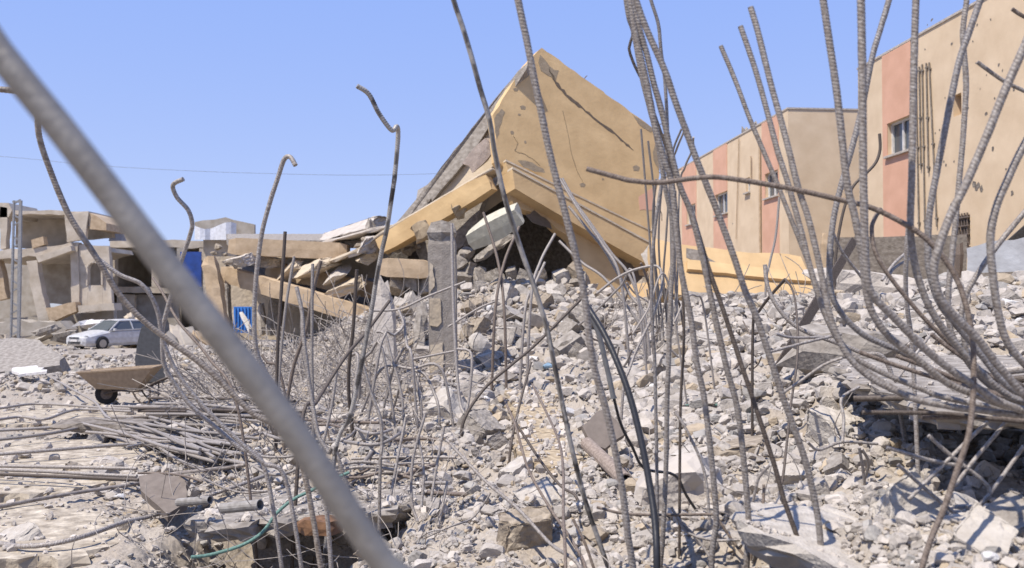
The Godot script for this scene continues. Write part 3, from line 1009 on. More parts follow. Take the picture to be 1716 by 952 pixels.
	solo("column_stump", mb.mesh(), M.concrete_pale, "leaning broken column stump with a rounded top among bent wires", "column")
	# dark leaning slab beside the column
	mb = MB.new()
	rough_beam(mb, P(698, 620, 14.6), P(708, 515, 15.0), 0.22, 0.24, Vector3(0, 0, 1), 0.03, 114)
	solo("leaning_slab", mb.mesh(), M.concrete, "dark stained slab leaning behind the square column", "slab")

# ---------------------------------------------------------------- ruins across the street
func face(o: Node3D, called: String, px: Array, d: float, thick: float, material: Material, amp := 0.04, lean := 0.0) -> void:
	var mb := MB.new()
	var pts := []
	for q in px:
		pts.append(P(q[0], q[1], d + (q[2] if q.size() > 2 else 0.0)))
	prism(mb, jag(pts, amp, 0.5, int(px[0][0] * 3 + px[0][1])), Vector3(0, lean, -thick))
	wpart(o, called, mb, material)

func build_far_ruins() -> void:
	var D := 50.0
	var o := thing("ruined_house", "two storey ruined house with leaning columns and an arched window behind the silver car", "house", P(90, 560, D))
	# upper storey
	face(o, "roof_slab", [[22, 352], [148, 354], [150, 360], [22, 359]], D, 4.5, M.far_cream)
	face(o, "wall", [[108, 360], [148, 356], [143, 400], [112, 406]], D - 0.3, 0.3, M.far_cream)
	face(o, "wall", [[148, 356], [162, 362], [178, 374], [178, 386], [150, 384]], D - 0.2, 3.0, M.tan)
	face(o, "wall", [[26, 358], [112, 358], [112, 415], [26, 415]], D + 3.0, 0.3, M.far_cream)
	face(o, "column", [[0, 346], [12, 348], [10, 416], [0, 418]], D, 0.4, M.far_cream)
	face(o, "roof_slab", [[-60, 338], [14, 340], [20, 352], [14, 364], [-60, 362]], D, 3.0, M.far_cream)
	face(o, "wall_block", [[52, 402], [72, 396], [74, 410], [54, 416]], D - 0.5, 0.4, M.tan, 0.08)
	face(o, "wall", [[120, 376], [186, 382], [188, 398], [120, 402]], D + 2.0, 0.4, M.far_concrete)
	# slab between the storeys and the ground floor
	face(o, "floor_slab", [[-60, 424], [0, 420], [50, 416], [118, 406], [122, 414], [60, 430], [0, 434], [-60, 436]], D - 0.4, 8.0, M.far_cream, 0.08)
	face(o, "floor_slab", [[60, 430], [118, 412], [120, 420], [64, 440]], D - 0.8, 0.5, M.far_cream, 0.06)
	face(o, "column", [[44, 438], [62, 436], [70, 490], [82, 536], [64, 540], [54, 492]], D - 0.6, 0.5, M.far_cream, 0.06)
	face(o, "column", [[116, 406], [130, 406], [133, 512], [120, 514]], D - 0.2, 0.5, M.far_cream, 0.03)
	face(o, "column", [[-20, 436], [-2, 436], [12, 500], [-6, 504]], D, 0.5, M.tan, 0.05)
	face(o, "wall", [[66, 430], [120, 418], [120, 512], [70, 508]], D + 6.5, 0.3, M.far_concrete)
	face(o, "wall", [[-60, 430], [66, 430], [66, 540], [-60, 540]], D + 7.5, 0.3, M.far_concrete)
	face(o, "floor_slab", [[76, 516], [126, 506], [128, 522], [84, 540]], D - 0.9, 0.6, M.tan, 0.08)
	# wall with the arched opening
	var mb := MB.new()
	var A := func(x: float, y: float) -> Vector3: return P(x, y, D - 0.1)
	var arch := [A.call(147, 478), A.call(147, 450), A.call(149, 444), A.call(154, 440), A.call(160, 439), A.call(166, 441), A.call(171, 446), A.call(172, 452), A.call(172, 478)]
	prism(mb, [A.call(132, 410), A.call(182, 413), A.call(184, 444), A.call(171, 446), A.call(166, 441), A.call(160, 439), A.call(154, 440), A.call(149, 444), A.call(132, 444)], Vector3(0, 0, -0.3))
	prism(mb, [A.call(132, 444.3), A.call(149, 444.3), A.call(147, 450), A.call(147, 478), A.call(147, 520), A.call(132, 520)], Vector3(0, 0, -0.3))
	prism(mb, [A.call(171, 446.3), A.call(184, 444.3), A.call(188, 520), A.call(172, 520), A.call(172, 478), A.call(172, 452)], Vector3(0, 0, -0.3))
	prism(mb, [A.call(147.2, 478), A.call(171.8, 478), A.call(171.8, 520), A.call(147.2, 520)], Vector3(0, 0, -0.3))
	var aw := wpart(o, "wall", mb, M.far_cream, "cream wall pierced by an arched window")
	for i in arch.size() - 1:
		mb = MB.new()
		rough_beam(mb, arch[i] + Vector3(0, 0, 0.06), arch[i + 1] + Vector3(0, 0, 0.06), 0.12, 0.14, Vector3(0, 0, 1), 0.008, i, 0.3)
		for k in mb.v.size():
			mb.v[k] -= o.position
		part(aw, "arch_moulding", mb.mesh(), M.far_cream)
	face(o, "wall", [[135, 430], [186, 430], [186, 520], [135, 520]], D + 2.5, 0.2, M.far_concrete)
	face(o, "balcony_slab", [[130, 512], [190, 508], [192, 520], [132, 524]], D - 0.9, 1.0, M.far_cream, 0.05)
	face(o, "fallen_slab", [[-60, 540], [100, 538], [112, 552], [100, 562], [-60, 560]], D - 2.5, 1.2, M.far_concrete, 0.1)
	face(o, "wall", [[-60, 538], [120, 526], [190, 520], [196, 578], [-60, 578]], D + 0.8, 0.4, M.far_concrete, 0.05)
	# the long open building to its right
	var D2 := 58.0
	o = thing("ruined_building", "long gutted building with a flat slab roof over a dark open floor", "building", P(265, 540, D2))
	face(o, "roof_slab", [[184, 400], [346, 404], [346, 416], [184, 414]], D2, 12.0, M.far_cream, 0.05)
	face(o, "parapet", [[186, 388], [240, 390], [240, 400], [186, 399]], D2 + 0.5, 0.3, M.far_concrete, 0.05)
	face(o, "wall", [[160, 412], [370, 412], [370, 578], [160, 578]], D2 + 12.0, 0.3, M.far_concrete, 0.0)
	face(o, "floor_slab", [[186, 480], [346, 484], [346, 494], [186, 490]], D2, 12.0, M.far_cream, 0.05)
	face(o, "wall", [[184, 414], [188, 414], [188, 578], [184, 578]], D2 + 0.6, 11.0, M.far_concrete, 0.0)
	face(o, "wall", [[346, 414], [350, 414], [350, 578], [346, 578]], D2 + 0.6, 11.0, M.far_concrete, 0.0)
	face(o, "column", [[254, 414], [266, 414], [266, 482], [254, 482]], D2, 0.5, M.far_cream, 0.02)
	face(o, "column", [[296, 416], [306, 416], [306, 484], [296, 484]], D2, 0.5, M.far_concrete, 0.02)
	face(o, "column", [[186, 413], [192, 413], [192, 480], [186, 480]], D2 + 0.1, 0.5, M.far_cream, 0.02)
	face(o, "wall", [[334, 416], [350, 416], [350, 578], [334, 578]], D2, 0.5, M.far_cream, 0.02)
	face(o, "wall", [[196, 494], [226, 494], [226, 578], [196, 578]], D2 + 0.2, 0.3, M.far_cream, 0.05)
	face(o, "wall", [[226, 494], [300, 494], [300, 578], [226, 578]], D2 + 0.6, 0.3, M.far_concrete, 0.05)
	face(o, "door", [[302, 422], [337, 422], [337, 481], [302, 481]], D2 - 0.3, 0.1, M.blue_deep, 0.0)
	face(o, "wall", [[326, 372], [378, 364], [408, 372], [426, 376], [426, 400], [404, 398], [404, 392], [326, 396]], D2 - 4.0, 0.3, M.far_concrete, 0.06)
	face(o, "wall", [[340, 394], [400, 392], [402, 460], [340, 460]], D2 - 3.5, 0.3, M.far_cream, 0.06)
	# tarpaulins
	mb = MB.new()
	var tp := []
	for i in 9:
		var row := []
		for j in 5:
			var x := lerpf(326, 396, i / 8.0)
			var y := lerpf(378 + 6 * sin(i * 0.7), 402, j / 4.0)
			row.append(P(x, y, D2 - 4.4 - 0.25 * sin(i * 1.3) - 0.3 * j / 4.0))
		tp.append(row)
	for i in 8:
		for j in 4:
			mb.quad(tp[i][j], tp[i + 1][j], tp[i + 1][j + 1], tp[i][j + 1], Vector3(0, 0.2, 1))
	solo("tarpaulin", mb.mesh(), M.tarp, "pale tarpaulin sagging over the grey block wall", "tarpaulin")
	mb = MB.new()
	prism(mb, jag([P(186, 374, 54.5), P(206, 372, 54.5), P(212, 404, 54.0), P(182, 404, 54.0)], 0.08, 0.4, 9), Vector3(0, 0, -0.03))
	solo("tarpaulin", mb.mesh(), M.tarp, "small white tarpaulin hung beside the arched house", "tarpaulin")
	# blue sheet door further in front
	mb = MB.new()
	prism(mb, [P(391, 514, 24.0), P(425, 514, 24.0), P(425, 558, 24.0), P(391, 558, 24.0)], Vector3(0, 0, -0.05))
	for k in 6:
		var x := 394.0 + 5.6 * k
		mb.box(P(x, 536, 23.98), Vector3(0.03, 0.68, 0.03))
	solo("blue_door", mb.mesh(), M.blue_paint, "bright blue metal door standing under the sagging beam", "door")
	mb = MB.new()
	rough_beam(mb, P(404, 524, 23.4), P(424, 562, 23.0), 0.11, 0.08, Vector3.UP, 0.004, 3)
	solo("plank", mb.mesh(), M.rag_white, "short white plank leaning on the bright blue door", "plank")
	mb = MB.new()
	rough_beam(mb, P(440, 560, 23.6), P(437, 512, 23.6), 0.22, 0.2, Vector3(0, 0, 1), 0.02, 3)
	solo("white_post", mb.mesh(), M.concrete_pale, "stubby pale post beside the bright blue door", "post")
	# more broken houses further off, low on the skyline
	for q in [[-330, -70, 372, 64.0], [440, 560, 430, 75.0], [600, 700, 440, 80.0]]:
		var h := thing("distant_ruin", ["broken grey house block past the arched house", "low tan ruin glimpsed behind the sagging beams", "low grey ruin behind the heaped roof pieces"][[-330, 440, 600].find(q[0])], "ruin", P(q[0], 560, q[3]))
		face(h, "wall", [[q[0], q[2] + 8], [(q[0] + q[1]) * 0.5, q[2]], [q[1], q[2] + 4], [q[1], 575], [q[0], 575]], q[3], 5.0, M.cream, 0.1)
		face(h, "roof_slab", [[q[0] - 6, q[2] - 1], [q[1] + 6, q[2] - 5], [q[1] + 6, q[2] - 0.5], [q[0] - 6, q[2] + 6]], q[3] - 0.4, 6.0, M.concrete, 0.1)
	# lattice pole
	o = thing("lattice_pole", "slim grey lattice steel pole standing before the ruined house", "pole", P(25, 565, 44.0))
	for q in [[23.5, 18.0], [34.5, 31.0]]:
		mb = MB.new()
		rough_beam(mb, P(q[0], 336, 44.0), P(q[1], 575, 44.0), 0.09 if q[0] < 30 else 0.16, 0.12, Vector3(0, 0, 1), 0.0, 1, 3.0)
		wpart(o, "upright", mb, M.galvanised)
	for k in 13:
		var t := (k + 0.3) / 13.0
		mb = MB.new()
		rough_beam(mb, P(lerpf(23.5, 18, t), lerpf(336, 575, t), 44.0), P(lerpf(34.5, 31, t + 0.045), lerpf(336, 575, t + 0.03 * (1 if k % 2 else -1)), 44.0), 0.07, 0.07, Vector3(0, 0, 1), 0.0, 1, 3.0)
		wpart(o, "brace", mb, M.galvanised)
	mb = MB.new()
	rough_beam(mb, P(21, 338, 44.0), P(37, 338, 44.0), 0.10, 0.1, Vector3(0, 0, 1), 0.0, 1, 3.0)
	wpart(o, "crossarm", mb, M.galvanised)
	# cable across the sky
	var ctrl := []
	for q in [[-400, 236, 60], [0, 262, 60], [170, 278, 60], [420, 290, 60], [700, 292, 60], [1100, 270, 60]]:
		ctrl.append(P(q[0], q[1], q[2]))
	var pts := spline(ctrl, 1.0)
	var rad := PackedFloat32Array()
	rad.resize(pts.size())
	rad.fill(0.011)
	solo("overhead_cable", tube(pts, rad, 4), M.grey_plastic, "thin overhead cable sagging across the sky above the ruins", "cable")

# ---------------------------------------------------------------- car, wheelbarrow and other street things
func loft(mb: MB, rings: Array) -> void:
	for i in rings.size() - 1:
		var c := Vector3.ZERO
		for p in rings[i]:
			c += p / rings[i].size()
		for j in rings[i].size() - 1:
			var mid: Vector3 = (rings[i][j] + rings[i][j + 1]) * 0.5
			mb.quad(rings[i][j], rings[i + 1][j], rings[i + 1][j + 1], rings[i][j + 1], mid - c)

func disc_wheel(r: float, w: float, sides := 20) -> MB:
	var mb := MB.new()
	var prof := [[0.0, w * 0.42], [r * 0.55, w * 0.42], [r * 0.62, w * 0.5], [r * 0.94, w * 0.5], [r, w * 0.36], [r, -w * 0.36], [r * 0.94, -w * 0.5], [0.0, -w * 0.5]]
	for i in sides:
		var a0 := TAU * i / sides
		var a1 := TAU * (i + 1) / sides
		for k in prof.size() - 1:
			var q := func(pp: Array, a: float) -> Vector3: return Vector3(pp[1], cos(a) * pp[0], sin(a) * pp[0])
			var out := Vector3(prof[k][1] + prof[k + 1][1], cos(a0), sin(a0)) if k > 3 or k < 3 else Vector3(0.3, cos(a0), sin(a0))
			mb.quad(q.call(prof[k], a0), q.call(prof[k], a1), q.call(prof[k + 1], a1), q.call(prof[k + 1], a0), out)
	return mb

func build_car() -> void:
	var base := P(192, 583, 45.0)
	base.y = terrain(base.x, 45.0) + 0.02
	var o := thing("car", "silver saloon car parked in front of the arched ruin", "car", base)
	o.rotation.y = -0.50
	var st := [[2.25, 0.30, 0.60, 0.60], [2.15, 0.20, 0.68, 0.76], [1.75, 0.18, 0.78, 0.85], [1.0, 0.18, 0.92, 0.88], [0.2, 0.18, 0.95, 0.885], [-0.9, 0.18, 0.97, 0.885], [-1.6, 0.2, 1.02, 0.87], [-2.1, 0.24, 1.0, 0.82], [-2.25, 0.34, 0.9, 0.72]]
	var rings := []
	for s in st:
		var z: float = s[0]; var yb: float = s[1]; var yt: float = s[2]; var hw: float = s[3]
		rings.append([Vector3(-hw * 0.9, yb, z), Vector3(-hw * 0.99, yb + 0.14, z), Vector3(-hw, (yb + yt) * 0.5, z), Vector3(-hw * 0.96, yt - 0.10, z), Vector3(-hw * 0.84, yt - 0.01, z), Vector3(-hw * 0.4, yt + 0.03, z), Vector3(0, yt + 0.04, z), Vector3(hw * 0.4, yt + 0.03, z), Vector3(hw * 0.84, yt - 0.01, z), Vector3(hw * 0.96, yt - 0.10, z), Vector3(hw, (yb + yt) * 0.5, z), Vector3(hw * 0.99, yb + 0.14, z), Vector3(hw * 0.9, yb, z), Vector3(-hw * 0.9, yb, z)])
	var mb := MB.new()
	loft(mb, rings)
	for e in [0, rings.size() - 1]:
		var c := Vector3(0, (st[e][1] + st[e][2]) * 0.5, st[e][0])
		for j in rings[e].size() - 1:
			mb.tri(c, rings[e][j], rings[e][j + 1], Vector3(0, 0, 1 if e == 0 else -1))
	var body := part(o, "body", mb.mesh(), M.car_paint)
	# cabin: belt line to roof
	var bf := [Vector3(-0.74, 0.93, 1.0), Vector3(0.74, 0.93, 1.0)]
	var rf := [Vector3(-0.57, 1.41, 0.22), Vector3(0.57, 1.41, 0.22)]
	var rr := [Vector3(-0.56, 1.41, -1.05), Vector3(0.56, 1.41, -1.05)]
	var br := [Vector3(-0.74, 0.99, -1.85), Vector3(0.74, 0.99, -1.85)]
	mb = MB.new()
	mb.quad(bf[0], bf[1], rf[1], rf[0], Vector3(0, 0.5, 1))
	part(o, "windscreen", mb.mesh(), M.dusty_glass)
	mb = MB.new()
	mb.quad(br[0], br[1], rr[1], rr[0], Vector3(0, 0.5, -1))
	part(o, "rear_window", mb.mesh(), M.dusty_glass)
	mb = MB.new()
	rings = []
	for q in [[0.26, 1.40, 0.575], [0.0, 1.455, 0.60], [-0.5, 1.47, 0.61], [-0.9, 1.45, 0.59], [-1.08, 1.41, 0.56]]:
		rings.append([Vector3(-q[2], q[1] - 0.05, q[0]), Vector3(-q[2] * 0.85, q[1], q[0]), Vector3(0, q[1] + 0.02, q[0]), Vector3(q[2] * 0.85, q[1], q[0]), Vector3(q[2], q[1] - 0.05, q[0])])
	loft(mb, rings)
	part(o, "roof", mb.mesh(), M.car_paint)
	for s in [-1.0, 1.0]:
		var b0 := Vector3(0.80 * s, 0.92, 0.92); var b1 := Vector3(0.81 * s, 0.95, -0.45); var b2 := Vector3(0.79 * s, 0.98, -1.55)
		var t0 := Vector3(0.575 * s, 1.40, 0.2); var t1 := Vector3(0.60 * s, 1.42, -0.4); var t2 := Vector3(0.565 * s, 1.40, -1.0)
		for q in [[b0, b1, t1, t0], [b1, b2, t2, t1]]:
			mb = MB.new()
			mb.quad(q[0], q[1], q[2], q[3], Vector3(s, 0.2, 0))
			part(o, "side_window", mb.mesh(), M.window_glass)
		for q in [[b0, t0], [b1, t1], [b2, t2], [b0, b2], [t0, t2]]:
			mb = MB.new()
			rough_beam(mb, q[0] + Vector3(0.012 * s, 0, 0), q[1] + Vector3(0.012 * s, 0, 0), 0.06, 0.06, Vector3(s, 0, 0.1), 0.0, 1, 2.0)
			part(o, "pillar", mb.mesh(), M.car_paint)
		mb = MB.new()
		mb.box(Vector3(0.95 * s, 0.98, 0.72), Vector3(0.16, 0.11, 0.08))
		part(o, "mirror", mb.mesh(), M.car_paint)
		mb = MB.new()
		mb.quad(Vector3(0.40 * s, 0.655, 2.225), Vector3(0.72 * s, 0.715, 2.10), Vector3(0.80 * s, 0.655, 1.98), Vector3(0.46 * s, 0.56, 2.24), Vector3(s * 0.2, 0.1, 1))
		part(o, "headlight", mb.mesh(), M.lamp_lens)
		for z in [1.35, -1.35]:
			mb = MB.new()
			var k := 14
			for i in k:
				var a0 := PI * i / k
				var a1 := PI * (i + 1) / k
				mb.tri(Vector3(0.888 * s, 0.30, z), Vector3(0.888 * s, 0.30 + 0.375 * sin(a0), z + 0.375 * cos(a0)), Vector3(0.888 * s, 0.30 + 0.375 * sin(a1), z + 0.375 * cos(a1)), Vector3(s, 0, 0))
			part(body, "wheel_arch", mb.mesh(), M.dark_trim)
			var wh := part(o, "wheel", disc_wheel(0.31, 0.2).mesh(), M.tyre)
			wh.position = Vector3(0.82 * s, 0.31, z)
			wh.rotation.y = 0.0 if s > 0 else PI
			var rim := part(wh, "rim", disc_wheel(0.2, 0.02).mesh(), M.alloy)
			rim.position = Vector3(0.095, 0, 0)
	for q in [[0.0, 0.60, 2.262, 0.72, 0.07], [0.0, 0.36, 2.235, 0.95, 0.13]]:
		mb = MB.new()
		mb.box(Vector3(q[0], q[1], q[2]), Vector3(q[3], q[4], 0.03))
		part(o, "grille", mb.mesh(), M.dark_trim)
	mb = MB.new()
	mb.box(Vector3(0, 0.47, 2.272), Vector3(0.5, 0.11, 0.02))
	part(o, "number_plate", mb.mesh(), M.rag_white)

func build_wheelbarrow() -> void:
	var d := 13.2
	var base := P(204, 690, d)
	var g := terrain(base.x, d)
	base.y = g + 0.03
	var o := thing("wheelbarrow", "rusty brown wheelbarrow standing on the sandy ground", "wheelbarrow", base)
	o.rotation.y = 0.12
	o.scale = Vector3.ONE * 0.92
	var mb := MB.new()
	var rim := [Vector3(-0.60, 0.53, 0.30), Vector3(0.56, 0.60, 0.33), Vector3(0.56, 0.60, -0.33), Vector3(-0.60, 0.53, -0.30)]
	var bot := [Vector3(-0.34, 0.26, 0.19), Vector3(0.28, 0.24, 0.21), Vector3(0.28, 0.24, -0.21), Vector3(-0.34, 0.26, -0.19)]
	for i in 4:
		var j := (i + 1) % 4
		var out: Vector3 = (rim[i] + rim[j]) * 0.5 - Vector3(0, 0.55, 0)
		mb.quad(rim[i], rim[j], bot[j], bot[i], out)
		var inn := func(p: Vector3) -> Vector3: return p * Vector3(0.975, 1, 0.96) + Vector3(0, 0.008, 0)
		mb.quad(inn.call(rim[i]), inn.call(rim[j]), inn.call(bot[j]), inn.call(bot[i]), -out)
		mb.quad(rim[i], rim[j], inn.call(rim[j]), inn.call(rim[i]), Vector3.UP)
	mb.quad(bot[0], bot[1], bot[2], bot[3], Vector3.DOWN)
	mb.quad(bot[0] + Vector3(0, 0.01, 0), bot[1] + Vector3(0, 0.01, 0), bot[2] + Vector3(0, 0.01, 0), bot[3] + Vector3(0, 0.01, 0), Vector3.UP)
	var tray := part(o, "tray", mb.mesh(), M.barrow_paint)
	for i in 4:
		mb = MB.new()
		rough_beam(mb, rim[i], rim[(i + 1) % 4], 0.025, 0.025, Vector3(0.1, 1, 0.1), 0.0, 1, 2.0)
		part(tray, "rim_edge", mb.mesh(), M.barrow_paint)
	mb = MB.new()
	rough_beam(mb, Vector3(-0.3, 0.33, 0.02), Vector3(0.2, 0.30, 0.05), 0.34, 0.13, Vector3.UP, 0.03, 5, 0.08)
	solo("mortar_heap", mb.mesh(), M.concrete, "heap of dried mortar in the wheelbarrow tray", "mortar", "", base)
	for z in [-1.0, 1.0]:
		var pts := spline([Vector3(-0.24, 0.17, 0.07 * z), Vector3(0.0, 0.23, 0.17 * z), Vector3(0.30, 0.23, 0.23 * z), Vector3(0.62, 0.38, 0.27 * z), Vector3(0.86, 0.47, 0.28 * z)], 0.05)
		var rad := PackedFloat32Array(); rad.resize(pts.size()); rad.fill(0.016)
		part(o, "handle", tube(pts, rad, 7), M.bar_dark)
		pts = spline([Vector3(0.22, 0.23, 0.22 * z), Vector3(0.30, 0.10, 0.24 * z), Vector3(0.40, 0.015, 0.25 * z), Vector3(0.48, 0.03, 0.25 * z), Vector3(0.50, 0.16, 0.25 * z), Vector3(0.50, 0.33, 0.26 * z)], 0.03)
		rad = PackedFloat32Array(); rad.resize(pts.size()); rad.fill(0.014)
		part(o, "leg", tube(pts, rad, 7), M.bar_dark)
	var wh := part(o, "wheel", disc_wheel(0.17, 0.09, 18).mesh(), M.tyre)
	wh.position = Vector3(-0.24, 0.17, 0.0)
	wh.rotation.y = PI / 2.0 + 0.35
	var rm := part(wh, "rim", disc_wheel(0.095, 0.1, 14).mesh(), M.bar_rust)
	# dark board behind
	var pl := plane_of([230, 620, 13.7], [276, 620, 13.9], [250, 545, 14.2])
	mb = slab_on(pl, [[238, 546], [272, 548], [276, 640], [226, 640], [228, 590]], 0.03, 0.012, 0.0, 8, 0.1)
	solo("board", mb.mesh(), M.dark_board, "dark grey battered board leaning upright behind the wheelbarrow", "board")

func pipe(a: Vector3, b: Vector3, r: float, wall := 0.2) -> ArrayMesh:
	var mb := MB.new()
	var t := (b - a).normalized()
	var u := t.cross(Vector3(0.2, 1, 0.1)).normalized()
	var w := t.cross(u)
	var k := 14
	for i in k:
		var e0 := u * cos(TAU * i / k) + w * sin(TAU * i / k)
		var e1 := u * cos(TAU * (i + 1) / k) + w * sin(TAU * (i + 1) / k)
		mb.quad(a + e0 * r, b + e0 * r, b + e1 * r, a + e1 * r, e0 + e1)
		var q := r * (1.0 - wall)
		mb.quad(a + e0 * q, b + e0 * q, b + e1 * q, a + e1 * q, -e0 - e1)
		mb.quad(a + e0 * r, a + e1 * r, a + e1 * q, a + e0 * q, -t)
		mb.quad(b + e0 * r, b + e1 * r, b + e1 * q, b + e0 * q, t)
	return mb.mesh()

func build_street_items() -> void:
	build_car()
	build_wheelbarrow()
	var mb := MB.new()
	prism(mb, jag([P(-60, 574, 21.0), P(20, 566, 21.5), P(66, 570, 21.0), P(108, 598, 19.6), P(100, 612, 18.8), P(40, 620, 18.6), P(-60, 626, 18.8)], 0.06, 0.4, 5), Vector3(0.1, -0.35, -0.15))
	solo("tilted_slab", mb.mesh(), M.concrete, "broad pale slab tilted on the ground before the lattice pole", "slab")
	mb = MB.new()
	prism(mb, jag([P(22, 616, 17.6), P(60, 612, 17.6), P(78, 622, 17.0), P(30, 628, 17.0)], 0.05, 0.12, 6), Vector3(0, -0.05, 0))
	solo("white_sheet", mb.mesh(), M.rag_white, "crumpled white sheet at the foot of the broad tilted slab", "sheet")
	for q in [[120, 592, 160, 602, 36.0], [70, 590, 128, 586, 40.0], [60, 560, 96, 548, 44.0], [214, 528, 232, 562, 46.5], [228, 534, 242, 560, 47.0], [90, 566, 128, 558, 45.0]]:
		mb = MB.new()
		rough_beam(mb, P(q[0], q[1], q[4]), P(q[2], q[3], q[4]), 0.5, 0.4, Vector3(0.1, 1, 0.2), 0.05, int(q[0]))
		solo("fallen_beam", mb.mesh(), M.cream if q[0] > 200 else M.concrete, "broken beam lying near the silver car" if q[0] < 200 else "pale column piece propped behind the silver car", "beam", "beams fallen around the car" if q[0] < 200 else "column pieces behind the car")
	var fr := RandomNumberGenerator.new()
	fr.seed = 31
	for i in 44:
		var fx := fr.randf_range(-20, 350)
		var fd := fr.randf_range(46.2, 55.0)
		var p := Vector3((fx - CX) / FPX * fd, 0, -fd)
		p.y = terrain(p.x, fd) + fr.randf_range(0.1, 0.5)
		mb = MB.new()
		var dir := Vector3(fr.randfn(), fr.randfn() * 0.5, fr.randfn() * 0.5).normalized() * fr.randf_range(0.3, 0.9)
		rough_beam(mb, -dir, dir, fr.randf_range(0.3, 1.0), fr.randf_range(0.15, 0.5), Vector3(0.2, 1, 0.1), 0.05, i, 0.3)
		solo("house_fragment", mb.mesh(), [M.far_cream, M.far_concrete, M.tan][i % 3], ["cream", "grey", "tan"][i % 3] + " broken wall fragment heaped at the foot of the far ruins", "wall fragment", ["cream", "grey", "tan"][i % 3] + " fragments below the far ruins", p)
	# wrecked white thing behind the car
	mb = MB.new()
	rough_beam(mb, P(138, 546, 47.5), P(166, 542, 47.5), 1.4, 0.5, Vector3.UP, 0.1, 5)
	solo("crushed_panel", mb.mesh(), M.rag_white, "crushed white panel lying beyond the silver car bonnet", "panel")

# ---------------------------------------------------------------- foreground slabs and blocks
func broken_prism(mb: MB, pts: Array, down: Vector3, amp: float, seed_: int) -> void:
	# a slab whose sides are fractured: each of four outlines wanders on its own and the lower ones are undercut
	var r := RandomNumberGenerator.new()
	r.seed = seed_ + 5
	var c := Vector3.ZERO
	for p in pts:
		c += p / pts.size()
	var rings := []
	for k in 5:
		var t := k / 4.0
		var ring := []
		for p in pts:
			var out: Vector3 = (p - c).normalized()
			var off := r.randf_range(-amp, amp) * (1.0 if k > 0 else 0.4) - amp * 1.2 * t * t + (amp * 0.5 if k == 1 else 0.0)
			ring.append(p + out * off + down * (t + (r.randf_range(-0.12, 0.12) if k > 0 and k < 4 else 0.0)))
		rings.append(ring)
	var ux: Vector3 = ((pts[1] as Vector3) - pts[0]).normalized()
	var uy := down.normalized().cross(ux).normalized()
	ux = uy.cross(down.normalized()).normalized()
	var flat := PackedVector2Array()
	for p in rings[0]:
		flat.append(Vector2((p - c).dot(ux), (p - c).dot(uy)))
	var t := Geometry2D.triangulate_polygon(flat)
	for i in range(0, t.size(), 3):
		mb.tri(rings[0][t[i]], rings[0][t[i + 1]], rings[0][t[i + 2]], -down)
		mb.tri(rings[4][t[i]], rings[4][t[i + 1]], rings[4][t[i + 2]], down)
	for k in 4:
		for i in pts.size():
			var j := (i + 1) % pts.size()
			mb.quad(rings[k][i], rings[k][j], rings[k + 1][j], rings[k + 1][i], rings[k][i] + rings[k][j] - c * 2.0)

func flat_slab(called: String, label: String, category: String, pts: Array, down: Vector3, material: Material, amp: float, seed_: int, group := "") -> void:
	var mb := MB.new()
	broken_prism(mb, jag(pts, amp, 0.06, seed_), down, amp * 0.45, seed_)
	solo(called, mb.mesh(), material, label, category, group)
	if true:
		tops.append(pts)

var tops := []     # upper faces of slabs that loose rubble also lies on

